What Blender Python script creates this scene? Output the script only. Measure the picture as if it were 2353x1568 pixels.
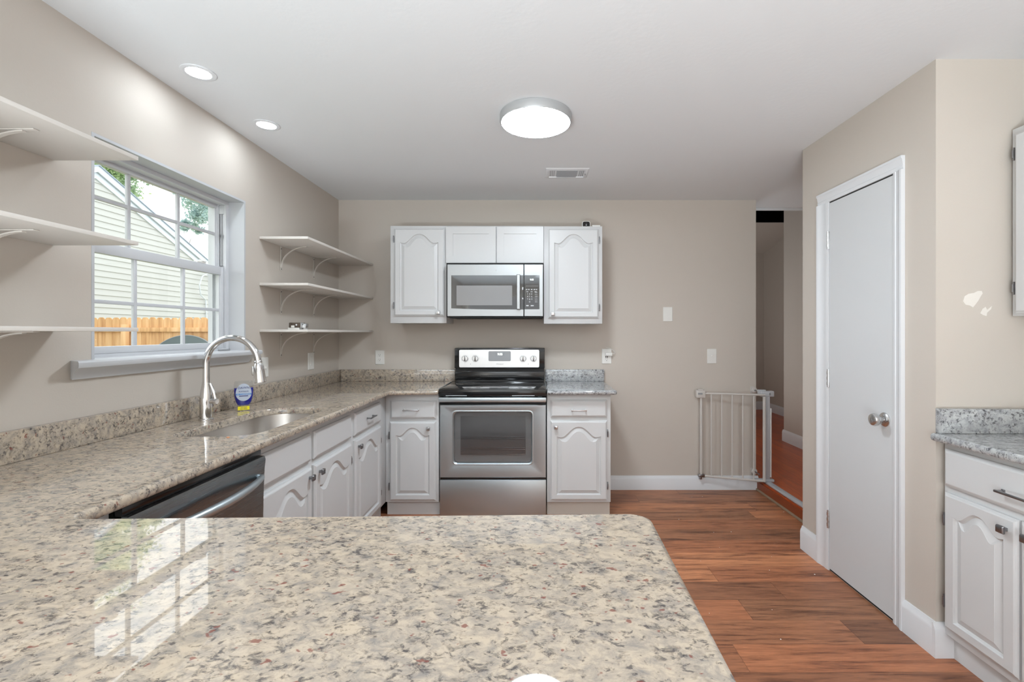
import bpy, bmesh, math, random
from mathutils import Vector, Matrix
random.seed(7)
for o in list(bpy.data.objects): bpy.data.objects.remove(o)
S = bpy.context.scene
COL = S.collection
PI = math.pi
# ------------------------------------------------------------------ camera
FPX, CX, CY, CH = 1060.0, 1231.0, 765.0, 1.321
cam = bpy.data.cameras.new('camera'); cam_o = bpy.data.objects.new('camera', cam); COL.objects.link(cam_o)
cam.sensor_width = 36.0; cam.lens = FPX/2353*36.0
cam.shift_x = -(CX-1176.5)/2353; cam.shift_y = -(784-CY)/2353
cam.clip_start = 0.02; cam.clip_end = 200
cam_o.location = (0, 0, CH); cam_o.rotation_euler = (PI/2, 0, 0)
S.camera = cam_o
S.view_settings.view_transform = 'Standard'; S.view_settings.look = 'None'
S.view_settings.gamma = 1; S.view_settings.use_curve_mapping = False
S.view_settings.exposure = 0.6
# ------------------------------------------------------------------ sky
W = bpy.data.worlds.new('sky'); S.world = W; W.use_nodes = True
bg = W.node_tree.nodes['Background']; bg.inputs[0].default_value = (0.955, 0.98, 1.0, 1); bg.inputs[1].default_value = 1.7
# ------------------------------------------------------------------ added fill lights and the window portal
def area_light(name, loc, rot, sx, sy, power, color=(1, 1, 1), spread=180):
    l = bpy.data.lights.new(name, 'AREA'); l.shape = 'RECTANGLE'; l.size = sx; l.size_y = sy
    l.energy = power; l.color = color; l.spread = math.radians(spread)
    o = bpy.data.objects.new(name, l); COL.objects.link(o); o.location = loc; o.rotation_euler = rot
    return o
area_light('rear_fill', (0.1, -3.52, 1.15), (PI/2, 0, PI), 3.4, 1.9, 56, (0.87, 0.985, 1.07))  # added unseen fill lighting the kitchen from behind the camera
po = area_light('window_portal', (-1.90, 2.19, 1.65), (0, -PI/2, 0), 0.95, 0.92, 1)
po.data.cycles.is_portal = True
# added unseen up-light behind the viewer that brightens the ceiling
area_light('ceiling_fill', (-0.5, -1.8, 0.30), (PI, 0, 0), 1.6, 1.4, 205, (0.86, 0.985, 1.06))
area_light('hall_fill', (1.40, 5.6, 1.5), (0, -PI/2, 0), 1.2, 1.2, 3.5, (0.95, 0.98, 1.0))  # added unseen light that lifts the dark hall
EM_MAIN, EM_SPOT, EM_REAR = 56.0, 55.0, 4.0

# ------------------------------------------------------------------ helpers
def PX(x, Y): return (x-CX)*Y/FPX
def PZ(y, Y): return CH-(y-CY)*Y/FPX
def lin(c):
    c = c/255.0
    return c/12.92 if c <= 0.04045 else ((c+0.055)/1.055)**2.4
def rgb(r, g, b): return (lin(r), lin(g), lin(b), 1)

def mat(name, col, rough=0.5, metal=0.0, spec=0.5, coat=0.0, emit=None, es=0, bump=0, bscale=60):
    m = bpy.data.materials.new(name); m.use_nodes = True; nt = m.node_tree
    b = nt.nodes['Principled BSDF']
    b.inputs['Base Color'].default_value = col; b.inputs['Roughness'].default_value = rough
    b.inputs['Metallic'].default_value = metal; b.inputs['Specular IOR Level'].default_value = spec
    b.inputs['Coat Weight'].default_value = coat
    if emit: b.inputs['Emission Color'].default_value = emit; b.inputs['Emission Strength'].default_value = es
    tc = nt.nodes.new('ShaderNodeTexCoord')
    nz = nt.nodes.new('ShaderNodeTexNoise'); nz.inputs['Scale'].default_value = bscale; nz.inputs['Detail'].default_value = 3
    nt.links.new(tc.outputs['Object'], nz.inputs['Vector'])
    if bump:
        bp = nt.nodes.new('ShaderNodeBump'); bp.inputs['Strength'].default_value = bump; bp.inputs['Distance'].default_value = 0.002
        nt.links.new(nz.outputs['Fac'], bp.inputs['Height']); nt.links.new(bp.outputs['Normal'], b.inputs['Normal'])
    else:
        mr = nt.nodes.new('ShaderNodeMapRange'); mr.inputs['To Min'].default_value = max(0, rough-0.03); mr.inputs['To Max'].default_value = rough+0.03
        nt.links.new(nz.outputs['Fac'], mr.inputs['Value']); nt.links.new(mr.outputs['Result'], b.inputs['Roughness'])
    return m

def N(nt, t, **kw):
    n = nt.nodes.new(t)
    for k, v in kw.items(): setattr(n, k, v)
    return n
def ramp(nt, stops, interp='LINEAR'):
    r = nt.nodes.new('ShaderNodeValToRGB'); cr = r.color_ramp; cr.interpolation = interp
    while len(cr.elements) < len(stops): cr.elements.new(0.5)
    for e, (p, c) in zip(cr.elements, stops): e.position = p; e.color = c
    return r
def mixc(nt, fac, a, b, blend='MIX'):
    m = nt.nodes.new('ShaderNodeMix'); m.data_type = 'RGBA'; m.blend_type = blend
    for sock, v in ((0, fac), (6, a), (7, b)):
        if hasattr(v, 'is_output') or hasattr(v, 'links'): nt.links.new(v, m.inputs[sock])
        else: m.inputs[sock].default_value = v
    return m.outputs[2]

def granite(name, base1, base2, grey, dark, red, amount=1.0, rough=0.02):
    m = bpy.data.materials.new(name); m.use_nodes = True; nt = m.node_tree; b = nt.nodes['Principled BSDF']
    tc = N(nt, 'ShaderNodeTexCoord')
    mp = N(nt, 'ShaderNodeMapping'); mp.inputs['Rotation'].default_value = (0.3, 0.2, 0.5); mp.inputs['Scale'].default_value = (0.85, 1.15, 1)
    nt.links.new(tc.outputs['Object'], mp.inputs['Vector'])
    def noise(scale, detail, rgh, dist=0.0, off=0.0):
        n = N(nt, 'ShaderNodeTexNoise'); n.inputs['Scale'].default_value = scale; n.inputs['Detail'].default_value = detail
        n.inputs['Roughness'].default_value = rgh; n.inputs['Distortion'].default_value = dist
        a = N(nt, 'ShaderNodeVectorMath'); a.operation = 'ADD'; a.inputs[1].default_value = (off, off*1.7, off*0.4)
        nt.links.new(mp.outputs[0], a.inputs[0]); nt.links.new(a.outputs[0], n.inputs['Vector'])
        return n.outputs['Fac']
    c = mixc(nt, noise(14, 4, 0.6), base1, base2)
    cloud = ramp(nt, [(0.42, (0, 0, 0, 1)), (0.66, (1, 1, 1, 1))]); nt.links.new(noise(38, 6, 0.72, 0.5, 3.1), cloud.inputs[0])
    k = N(nt, 'ShaderNodeMath', operation='MULTIPLY'); nt.links.new(cloud.outputs[0], k.inputs[0]); k.inputs[1].default_value = 0.8*amount
    c = mixc(nt, k.outputs[0], c, grey)
    big = ramp(nt, [(0.40, (0, 0, 0, 1)), (0.56, (1, 1, 1, 1))]); nt.links.new(noise(16, 3, 0.55, 0, 9.3), big.inputs[0])
    sp = ramp(nt, [(0.50, (0, 0, 0, 1)), (0.64, (1, 1, 1, 1))]); nt.links.new(noise(66, 5, 0.7, 0.5, 6.7), sp.inputs[0])
    k2 = N(nt, 'ShaderNodeMath', operation='MULTIPLY'); nt.links.new(sp.outputs[0], k2.inputs[0]); nt.links.new(big.outputs[0], k2.inputs[1])
    k3 = N(nt, 'ShaderNodeMath', operation='MULTIPLY'); nt.links.new(k2.outputs[0], k3.inputs[0]); k3.inputs[1].default_value = 0.78*amount
    c = mixc(nt, k3.outputs[0], c, dark)
    sp2 = ramp(nt, [(0.57, (0, 0, 0, 1)), (0.66, (1, 1, 1, 1))]); nt.links.new(noise(85, 4, 0.6, 0.4, 1.7), sp2.inputs[0])
    k5 = N(nt, 'ShaderNodeMath', operation='MULTIPLY'); nt.links.new(sp2.outputs[0], k5.inputs[0]); k5.inputs[1].default_value = 0.7*amount
    c = mixc(nt, k5.outputs[0], c, dark)
    rd = ramp(nt, [(0.67, (0, 0, 0, 1)), (0.71, (1, 1, 1, 1))]); nt.links.new(noise(58, 2, 0.5, 0, 12.9), rd.inputs[0])
    k4 = N(nt, 'ShaderNodeMath', operation='MULTIPLY'); nt.links.new(rd.outputs[0], k4.inputs[0]); k4.inputs[1].default_value = 0.75
    c = mixc(nt, k4.outputs[0], c, red)
    nt.links.new(c, b.inputs['Base Color']); b.inputs['Roughness'].default_value = rough; b.inputs['IOR'].default_value = 1.52
    b.inputs['Specular IOR Level'].default_value = 0.75
    return m

def plank_mat(name, cols, width, length, rough=0.3, along='X', streak=1.0):
    m = bpy.data.materials.new(name); m.use_nodes = True; nt = m.node_tree; b = nt.nodes['Principled BSDF']
    tc = N(nt, 'ShaderNodeTexCoord'); sx = N(nt, 'ShaderNodeSeparateXYZ'); nt.links.new(tc.outputs['Object'], sx.inputs[0])
    lo, la = (sx.outputs[0], sx.outputs[1]) if along == 'X' else (sx.outputs[1], sx.outputs[0])
    def M(op, a, bb=None):
        n = N(nt, 'ShaderNodeMath', operation=op)
        for i, v in enumerate((a, bb)):
            if v is None: continue
            if hasattr(v, 'links'): nt.links.new(v, n.inputs[i])
            else: n.inputs[i].default_value = v
        return n.outputs[0]
    rowf = M('DIVIDE', M('ADD', la, 20.05), width); row = M('FLOOR', rowf)
    wn = N(nt, 'ShaderNodeTexWhiteNoise', noise_dimensions='1D'); nt.links.new(row, wn.inputs['W'])
    colf = M('ADD', M('DIVIDE', M('ADD', lo, 20), length), M('MULTIPLY', wn.outputs['Value'], 5.3)); colm = M('FLOOR', colf)
    cmb = N(nt, 'ShaderNodeCombineXYZ'); nt.links.new(row, cmb.inputs[0]); nt.links.new(colm, cmb.inputs[1])
    w2 = N(nt, 'ShaderNodeTexWhiteNoise', noise_dimensions='2D'); nt.links.new(cmb.outputs[0], w2.inputs['Vector'])
    r = ramp(nt, [(0, cols[0]), (0.35, cols[1]), (0.7, cols[2]), (1, cols[3])]); nt.links.new(w2.outputs['Value'], r.inputs[0])
    gv = N(nt, 'ShaderNodeCombineXYZ')
    nt.links.new(M('MULTIPLY', lo, 1.6), gv.inputs[0]); nt.links.new(M('MULTIPLY', la, 17), gv.inputs[1]); nt.links.new(M('MULTIPLY', w2.outputs['Value'], 37), gv.inputs[2])
    g = N(nt, 'ShaderNodeTexNoise'); g.inputs['Scale'].default_value = 1.8; g.inputs['Detail'].default_value = 7; g.inputs['Roughness'].default_value = 0.65; g.inputs['Distortion'].default_value = 0.5
    nt.links.new(gv.outputs[0], g.inputs['Vector'])
    gr = ramp(nt, [(0.40, (1, 1, 1, 1)), (0.52, (0.78, 0.76, 0.76, 1)), (0.66, (0.24, 0.20, 0.22, 1))]); nt.links.new(g.outputs['Fac'], gr.inputs[0])
    c = mixc(nt, 0.85*streak, r.outputs[0], gr.outputs[0], 'MULTIPLY')
    g2 = N(nt, 'ShaderNodeTexNoise'); g2.inputs['Scale'].default_value = 9; g2.inputs['Detail'].default_value = 5
    nt.links.new(gv.outputs[0], g2.inputs['Vector'])
    g2r = ramp(nt, [(0.3, (0.82, 0.82, 0.82, 1)), (0.7, (1.1, 1.1, 1.1, 1))]); nt.links.new(g2.outputs['Fac'], g2r.inputs[0])
    c = mixc(nt, 1.0, c, g2r.outputs[0], 'MULTIPLY')
    fr = M('FRACT', rowf); e1 = M('LESS_THAN', fr, 0.014); fc = M('FRACT', colf); e2 = M('LESS_THAN', fc, 0.002)
    ed = M('MULTIPLY', M('MAXIMUM', e1, e2), 0.45)
    c = mixc(nt, ed, c, rgb(50, 30, 22))
    nt.links.new(c, b.inputs['Base Color']); b.inputs['Roughness'].default_value = rough
    bp = N(nt, 'ShaderNodeBump'); bp.inputs['Strength'].default_value = 0.15; bp.inputs['Distance'].default_value = 0.001
    nt.links.new(g.outputs['Fac'], bp.inputs['Height']); nt.links.new(bp.outputs['Normal'], b.inputs['Normal'])
    return m

def steel(name, col, rough=0.28, axis=2, freq=240):
    m = bpy.data.materials.new(name); m.use_nodes = True; nt = m.node_tree; b = nt.nodes['Principled BSDF']
    b.inputs['Metallic'].default_value = 1.0; b.inputs['Base Color'].default_value = col
    tc = N(nt, 'ShaderNodeTexCoord'); mp = N(nt, 'ShaderNodeMapping')
    sc = [4, 4, 4]; sc[axis] = freq; mp.inputs['Scale'].default_value = sc
    n = N(nt, 'ShaderNodeTexNoise'); n.inputs['Scale'].default_value = 1.0; n.inputs['Detail'].default_value = 3
    nt.links.new(tc.outputs['Object'], mp.inputs[0]); nt.links.new(mp.outputs[0], n.inputs['Vector'])
    mr = N(nt, 'ShaderNodeMapRange'); mr.inputs['To Min'].default_value = rough-0.05; mr.inputs['To Max'].default_value = rough+0.08
    nt.links.new(n.outputs['Fac'], mr.inputs['Value']); nt.links.new(mr.outputs[0], b.inputs['Roughness'])
    return m

def glass_mat(name, tint=(1, 1, 1, 1), f0=0.04, refl=(1, 1, 1, 1), rough=0.0):
    """thin pane: clear with a Schlick reflection, same from both sides"""
    m = bpy.data.materials.new(name); m.use_nodes = True; nt = m.node_tree; nt.nodes.clear()
    out = N(nt, 'ShaderNodeOutputMaterial'); tr = N(nt, 'ShaderNodeBsdfTransparent'); gl = N(nt, 'ShaderNodeBsdfGlossy'); mx = N(nt, 'ShaderNodeMixShader')
    lw = N(nt, 'ShaderNodeLayerWeight'); lw.inputs[0].default_value = 0.5
    pw = N(nt, 'ShaderNodeMath', operation='POWER'); pw.inputs[1].default_value = 5.0; nt.links.new(lw.outputs['Facing'], pw.inputs[0])
    mr = N(nt, 'ShaderNodeMapRange'); mr.inputs['To Min'].default_value = f0; mr.inputs['To Max'].default_value = 0.9; nt.links.new(pw.outputs[0], mr.inputs['Value'])
    tr.inputs[0].default_value = tint; gl.inputs[0].default_value = refl; gl.inputs['Roughness'].default_value = rough
    nt.links.new(mr.outputs[0], mx.inputs[0]); nt.links.new(tr.outputs[0], mx.inputs[1]); nt.links.new(gl.outputs[0], mx.inputs[2]); nt.links.new(mx.outputs[0], out.inputs[0])
    return m

# frames: (u, v, w) -> world; w points out of the face
def F_id(u, v, w): return (u, v, w)
def F_back(Y0): return lambda u, v, w: (u, Y0-w, v)
def F_left(X0): return lambda u, v, w: (X0+w, u, v)
def F_right(X0): return lambda u, v, w: (X0-w, -u, v)

class MB:
    def __init__(s): s.v = []; s.f = []
    def add(s, vs, fs, f=None):
        k = len(s.v)
        s.v += [tuple(f(*p)) if f else tuple(p) for p in vs]; s.f += [tuple(k+i for i in t) for t in fs]; return s
    def box(s, a0, a1, b0, b1, c0, c1, f=None, bev=0.0, seg=2):
        bm = bmesh.new(); bmesh.ops.create_cube(bm, size=1)
        for v in bm.verts: v.co = ((a0+a1)/2+v.co.x*(a1-a0), (b0+b1)/2+v.co.y*(b1-b0), (c0+c1)/2+v.co.z*(c1-c0))
        if bev > 0: bmesh.ops.bevel(bm, geom=bm.edges[:], offset=bev, segments=seg, affect='EDGES', profile=0.5, clamp_overlap=True)
        bm.verts.index_update(); vs = [tuple(v.co) for v in bm.verts]; fs = [[v.index for v in fc.verts] for fc in bm.faces]; bm.free()
        return s.add(vs, fs, f)
    def loft(s, rings, f=None, cap0=True, cap1=True, closed=False):
        n = len(rings[0]); vs = [p for r in rings for p in r]; fs = []
        m = len(rings)
        for i in range(m if closed else m-1):
            j = (i+1) % m
            for k in range(n): fs.append((i*n+k, i*n+(k+1) % n, j*n+(k+1) % n, j*n+k))
        if not closed:
            if cap0: fs.append(tuple(range(n-1, -1, -1)))
            if cap1: fs.append(tuple((m-1)*n+k for k in range(n)))
        return s.add(vs, fs, f)
    def lathe(s, prof, c=(0, 0, 0), axis=(0, 0, 1), seg=24, f=None, cap0=True, cap1=True, start=0.0, sq=1.0):
        ax = Vector(axis).normalized(); t = Vector((1, 0, 0)) if abs(ax.x) < 0.9 else Vector((0, 1, 0))
        e1 = ax.cross(t).normalized(); e2 = ax.cross(e1); c = Vector(c)
        rings = [[tuple(c+ax*h+e1*(r*math.cos(a))+e2*(r*sq*math.sin(a))) for a in [start+2*PI*k/seg for k in range(seg)]] for r, h in prof]
        return s.loft(rings, f, cap0, cap1)
    def tube(s, pts, r, seg=10, f=None, caps=True):
        pts = [Vector(p) for p in pts]; n = len(pts); rs = r if isinstance(r, (list, tuple)) else [r]*n
        T = [(pts[min(i+1, n-1)]-pts[max(i-1, 0)]).normalized() for i in range(n)]
        up = Vector((0, 0, 1)) if abs(T[0].z) < 0.9 else Vector((0, 1, 0))
        nn = (up-T[0]*up.dot(T[0])).normalized(); rings = []
        for i in range(n):
            nn = (nn-T[i]*nn.dot(T[i])).normalized(); bb = T[i].cross(nn)
            rings.append([tuple(pts[i]+nn*rs[i]*math.cos(2*PI*k/seg)+bb*rs[i]*math.sin(2*PI*k/seg)) for k in range(seg)])
        return s.loft(rings, f, caps, caps)
    def strip(s, pts, width_vec, thick, f=None):
        """flat bar swept along pts: width along width_vec, thickness normal to the path"""
        pts = [Vector(p) for p in pts]; wv = Vector(width_vec)/2; n = len(pts); rings = []
        for i in range(n):
            t = (pts[min(i+1, n-1)]-pts[max(i-1, 0)]).normalized(); nn = t.cross(wv).normalized()*thick/2
            rings.append([tuple(pts[i]+wv+nn), tuple(pts[i]-wv+nn), tuple(pts[i]-wv-nn), tuple(pts[i]+wv-nn)])
        return s.loft(rings, f)

def finish(name, mb, m, parent=None, off=(0, 0, 0), smooth=True, recalc=True, angle=35, flat_top=False):
    me = bpy.data.meshes.new(name); o3 = off
    me.from_pydata([(p[0]-o3[0], p[1]-o3[1], p[2]-o3[2]) for p in mb.v], [], mb.f); me.update()
    if recalc:
        bm = bmesh.new(); bm.from_mesh(me); bmesh.ops.recalc_face_normals(bm, faces=bm.faces[:]); bm.to_mesh(me); bm.free()
    if smooth:
        me.polygons.foreach_set('use_smooth', [True]*len(me.polygons)); me.set_sharp_from_angle(angle=math.radians(angle))
        if flat_top:
            for q in me.polygons:
                if abs(q.normal.z) > 0.9999: q.use_smooth = False
    me.materials.append(m)
    o = bpy.data.objects.new(name, me); COL.objects.link(o)
    if parent is not None: o.parent = parent
    return o
def root_off(o):
    while o.parent is not None: o = o.parent
    return tuple(o.location)
def P(name, mb, m, parent, **kw):
    """part, geometry given in world coordinates of the thing's first position"""
    return finish(name, mb, m, parent, off=root_off(parent), **kw)
def tag(o, label, cat, group=None, kind=None):
    o['label'] = label
    if cat: o['category'] = cat
    if group: o['group'] = group
    if kind: o['kind'] = kind
    return o
def thing(name, label, cat, loc=(0, 0, 0), rz=0, group=None):
    o = bpy.data.objects.new(name, None); o.empty_display_size = 0.05; COL.objects.link(o)
    o.location = loc; o.rotation_euler = (0, 0, rz); return tag(o, label, cat, group)
def single(name, mb, m, label, cat, loc=(0, 0, 0), group=None, kind=None, **kw):
    o = finish(name, mb, m, None, off=loc, **kw); o.location = loc; return tag(o, label, cat, group, kind)
def struct(name, mb, m, label=None, parent=None, **kw):
    o = finish(name, mb, m, parent, **kw)
    if parent is None: o['kind'] = 'structure'
    if label: o['label'] = label
    return o
def struct_root(name, label, loc=(0, 0, 0)):
    o = bpy.data.objects.new(name, None); COL.objects.link(o); o.location = loc; o['kind'] = 'structure'; o['label'] = label; return o
def copy_tree(o, parent=None):
    c = o.copy(); COL.objects.link(c)
    if parent is not None: c.parent = parent
    for ch in o.children: copy_tree(ch, c)
    return c
def rrect(u0, u1, v0, v1, r, n=5):
    r = min(r, (u1-u0)/2-1e-5, (v1-v0)/2-1e-5); pts = []
    for cx, cy, a0 in ((u1-r, v1-r, 0), (u0+r, v1-r, PI/2), (u0+r, v0+r, PI), (u1-r, v0+r, 1.5*PI)):
        for k in range(n+1):
            a = a0+PI/2*k/n; pts.append((cx+r*math.cos(a), cy+r*math.sin(a)))
    return pts
def at_w(pts, w): return [(p[0], p[1], w) for p in pts]
def plate(mb, u0, u1, v0, v1, w0, w1, r=0.01, ch=0.002, f=None, n=5):
    """rounded slab with softened front edge"""
    return mb.loft([at_w(rrect(u0, u1, v0, v1, r, n), w0), at_w(rrect(u0, u1, v0, v1, r, n), w1-ch),
                    at_w(rrect(u0+ch, u1-ch, v0+ch, v1-ch, max(r-ch, 0.0005), n), w1)], f)
def text_mb(body, size, f, u, v, w, align='CENTER', depth=0.0004, bold=0.0, mb=None, sx=1.0, shear=0.0, spacing=1.0):
    cu = bpy.data.curves.new('t', 'FONT'); cu.body = body; cu.size = size; cu.align_x = align; cu.align_y = 'CENTER'
    cu.extrude = depth; cu.offset = bold; cu.shear = shear; cu.space_line = spacing
    ob = bpy.data.objects.new('t', cu); COL.objects.link(ob); bpy.context.view_layer.update()
    dg = bpy.context.evaluated_depsgraph_get(); me = ob.evaluated_get(dg).to_mesh()
    vs = [(u+p.co.x*sx, v+p.co.y, w+p.co.z) for p in me.vertices]; fs = [tuple(q.vertices) for q in me.polygons]
    mb = mb or MB(); mb.add(vs, fs, f)
    ob.evaluated_get(dg).to_mesh_clear(); bpy.data.objects.remove(ob); bpy.data.curves.remove(cu); return mb

# ------------------------------------------------------------------ materials
M_wall = mat('greige_wall_paint', rgb(196, 187, 177), 0.75, bump=0.12, bscale=160)
M_ceil = mat('white_ceiling_paint', rgb(222, 223, 224), 0.9, bump=0.3, bscale=45)
M_white = mat('white_cabinet_paint', rgb(204, 204, 204), 0.35)
M_trim = mat('white_trim_paint', rgb(220, 221, 223), 0.4)
M_door = mat('white_door_paint', rgb(206, 207, 208), 0.45)
M_vinyl = mat('white_vinyl', rgb(202, 203, 206), 0.35)
M_shelf = mat('pale_whitewashed_shelf', rgb(214, 208, 201), 0.5, bump=0.1, bscale=30)
M_brk = mat('pale_metal_bracket', rgb(206, 199, 191), 0.4)
M_gran = granite('beige_granite', rgb(193, 175, 152), rgb(184, 170, 154), rgb(126, 122, 120), rgb(42, 42, 50), rgb(122, 62, 52))
M_gran2 = granite('grey_white_granite', rgb(190, 191, 190), rgb(176, 177, 178), rgb(134, 135, 139), rgb(48, 48, 52), rgb(110, 105, 105), 1.1)
M_floor = plank_mat('red_brown_vinyl_planks', [rgb(136, 94, 70), rgb(184, 118, 82), rgb(160, 110, 80), rgb(208, 138, 96)], 0.163, 1.2, 0.42)
M_floor2 = plank_mat('dark_cherry_planks', [rgb(186, 80, 30), rgb(198, 90, 36), rgb(176, 76, 32), rgb(206, 96, 38)], 0.1, 1.2, 0.3, along='Y', streak=0.4)
M_steel = steel('brushed_stainless', (0.54, 0.60, 0.63, 1), 0.36)
M_steel_m = steel('pale_brushed_stainless', (0.36, 0.37, 0.375, 1), 0.36)
M_steel_d = steel('dark_brushed_stainless', (0.26, 0.285, 0.30, 1), 0.27)
M_sink = steel('sink_stainless', (0.55, 0.52, 0.49, 1), 0.32, axis=0, freq=120)
M_chrome = mat('chrome', (0.78, 0.78, 0.78, 1), 0.09, 1.0)
M_nickel = mat('brushed_nickel', (0.60, 0.60, 0.60, 1), 0.25, 1.0)
M_dknick = mat('dark_nickel', (0.30, 0.30, 0.31, 1), 0.3, 1.0)
M_black = mat('black_enamel', rgb(22, 22, 23), 0.12, spec=0.6)
M_blackm = mat('matte_black', rgb(14, 14, 14), 0.7)
M_shade = mat('painted_shade_black', (0.002, 0.002, 0.002, 1), 1.0, spec=0.0)
M_bglass = mat('black_glass', rgb(38, 38, 39), 0.04, spec=0.7)
M_mwin = mat('grey_perforated_screen', rgb(120, 120, 121), 0.12, spec=0.8)
M_grey = mat('grey_plastic', rgb(150, 151, 153), 0.4)
M_lgrey = mat('light_grey_print', rgb(196, 197, 199), 0.5)
M_plastic = mat('white_plastic', rgb(226, 224, 219), 0.35)
M_gate = mat('off_white_gate_enamel', rgb(200, 195, 189), 0.4)
M_gateg = mat('pale_grey_gate_enamel', rgb(186, 187, 190), 0.4)
M_tan = mat('tan_transition_strip', rgb(150, 130, 108), 0.6, bump=0.1)
M_brown = mat('dark_brown_metal', rgb(88, 76, 66), 0.4, metal=0.4)
M_patch = mat('pale_filler', rgb(222, 216, 208), 0.85, bump=0.2)
M_glass = glass_mat('window_glass', (0.97, 0.985, 0.98, 1), 0.02)
M_oven = glass_mat('tinted_oven_glass', (0.80, 0.80, 0.80, 1), 0.05, rough=0.03)
M_emit = mat('lamp_diffuser', (1, 1, 1, 1), 0.5, emit=(0.88, 0.985, 1.07, 1), es=EM_MAIN)
M_emit2 = mat('spot_diffuser', (1, 1, 1, 1), 0.5, emit=(0.88, 0.985, 1.07, 1), es=EM_SPOT)
M_emit3 = mat('rear_fill_diffuser', (1, 1, 1, 1), 0.5, emit=(0.88, 0.985, 1.07, 1), es=EM_REAR)
M_clock = mat('lit_clock_digits', (1, 1, 1, 1), 0.5, emit=(0.9, 1, 0.97, 1), es=1.2)

# ------------------------------------------------------------------ room shell
XL, YB, ZC = -1.662, 3.89, 2.44
XP, YP0, YP1 = 1.635, 1.885, 2.825      # pantry block: left face, front face, far corner
WY0, WY1, WZ0, WZ1 = 1.725, 2.641, 1.205, 2.075   # window opening
struct('floor', MB().box(XL-0.2, 2.45, -3.7, 4.0, -0.08, 0.0).box(XL-0.2, XL, -3.7, 4.0, -0.2, -0.08), M_floor, 'red brown wood plank floor of the kitchen')
b = MB()
for y0, y1, z0, z1 in ((-3.7, WY0, -0.2, ZC), (WY1, YB+0.12, -0.2, ZC), (WY0, WY1, -0.2, WZ0), (WY0, WY1, WZ1, ZC)):
    b.box(XL-0.2, XL, y0, y1, z0, z1)
struct('wall_left', b, M_wall, 'greige wall with the kitchen window')
struct('wall_back', MB().box(XL, 1.857, YB, YB+0.12, 0, ZC), M_wall, 'greige wall behind the range')
struct('ceiling', MB().box(XL-0.2, 4.2, -3.7, YB+0.12, ZC, ZC+0.1).box(1.857, 4.2, YB+0.12, 4.13, ZC, ZC+0.1), M_ceil, 'white textured kitchen ceiling')
wp = struct('wall_pantry', MB().box(XP, 2.75, YP0, YP1, 0, ZC), M_wall, 'greige pantry wall beside the narrow white door')
struct('wall_right', MB().box(2.26, 2.4, -3.7, YP0, 0, ZC), M_wall, 'greige wall behind the right hand cabinets')
b = MB()
for x0, x1, z0, z1 in ((XL, -1.55, 0, ZC), (1.75, 2.26, 0, ZC), (-1.55, 1.75, 2.15, ZC)): b.box(x0, x1, -3.7, -3.55, z0, z1)
struct('wall_rear', b, M_wall, 'greige wall around the opening behind the viewer')
# filler patches on the pantry front wall
pts = [(-.040, -.008), (-.034, .012), (-.018, .022), (.004, .026), (.020, .034), (.036, .034), (.040, .024), (.032, .012), (.022, -.006), (.010, -.022), (.000, -.034), (-.012, -.026), (-.030, -.022)]
f = F_back(YP0); px, pz = PX(2235, YP0), PZ(688, YP0)
mbp = MB().loft([[(px+a, pz+c, -0.001) for a, c in pts], [(px+a, pz+c, 0.0012) for a, c in pts]], f)
pts2 = [(-.018, -.004), (-.008, .014), (.004, .022), (.010, .010), (.030, .026), (.026, .012), (.010, -.002), (.008, -.016), (-.006, -.012)]
mbp.loft([[(px+.048+a, pz-.053+c, -0.001) for a, c in pts2], [(px+.048+a, pz-.053+c, 0.0010) for a, c in pts2]], f)
finish('filler_patch', mbp, M_patch, wp)['label'] = 'pale unpainted filler patch on the wall'

# baseboards (profile with ogee top)
def base_prof(h=0.117, t=0.016): return [(0, 0), (t, 0), (t, h*0.78), (t*0.8, h*0.86), (t*0.45, h*0.93), (t*0.3, h), (0, h)]
def baseboard(name, p0, p1, nrm, h=0.117, t=0.016, z0=0, m=M_trim, lab=None):
    r = [[(p[0]+nrm[0]*a, p[1]+nrm[1]*a, z0+c) for a, c in base_prof(h, t)] for p in (p0, p1)]
    return struct(name, MB().loft(r), m, lab)
baseboard('baseboard_back', (0.54, YB), (1.873, YB), (0, -1), lab='white baseboard on the wall left of the gate')
baseboard('baseboard_pantry', (XP, YP1), (XP, 2.66), (-1, 0), 0.14)
baseboard('baseboard_pantry_front', (XP, 2.042), (XP, YP0), (-1, 0), 0.14)
baseboard('baseboard_cabinet', (XP-0.0159, YP0), (1.725, YP0), (0, -1), 0.14)

# hall beyond the opening (one step up)
ZH = 0.083
struct('floor_hall', MB().box(1.872, 4.2, 2.83, 10.5, -0.08, ZH), M_floor2, 'dark cherry plank floor one step above the kitchen')
struct('trim_1', MB().box(1.858, 1.872, 2.83, YB-0.018, 0.0, ZH-0.012), mat('cherry_riser', rgb(140, 68, 36), 0.4, bump=0.1), 'red brown riser of the single step')
struct('trim_2', MB().box(1.846, 1.878, 2.83, YB-0.018, 0.0, 0.016, bev=0.004), M_tan, 'tan quarter round strip at the foot of the step')
struct('wall_hall_near', MB().box(2.84, 3.0, 2.85, 5.28, ZH, 3.5).box(3.0, 3.8, 5.12, 5.28, ZH, 3.5), M_wall, 'greige hall wall nearest the opening')
struct('wall_hall_far', MB().box(3.68, 3.8, 5.28, 7.6, ZH, 3.5), M_wall, 'shaded hall wall farther back')
struct('wall_hall_end', MB().box(1.0, 3.8, 7.44, 7.6, ZH, 3.0), M_wall, 'shaded end wall of the hall')
struct('wall_hall_left', MB().box(1.2, 1.35, YB+0.12, 7.6, ZH-0.1, 3.6), M_wall)
baseboard('baseboard_hall_near', (2.84, 4.2), (2.84, 5.294), (-1, 0), 0.13, 0.014, ZH)
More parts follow.
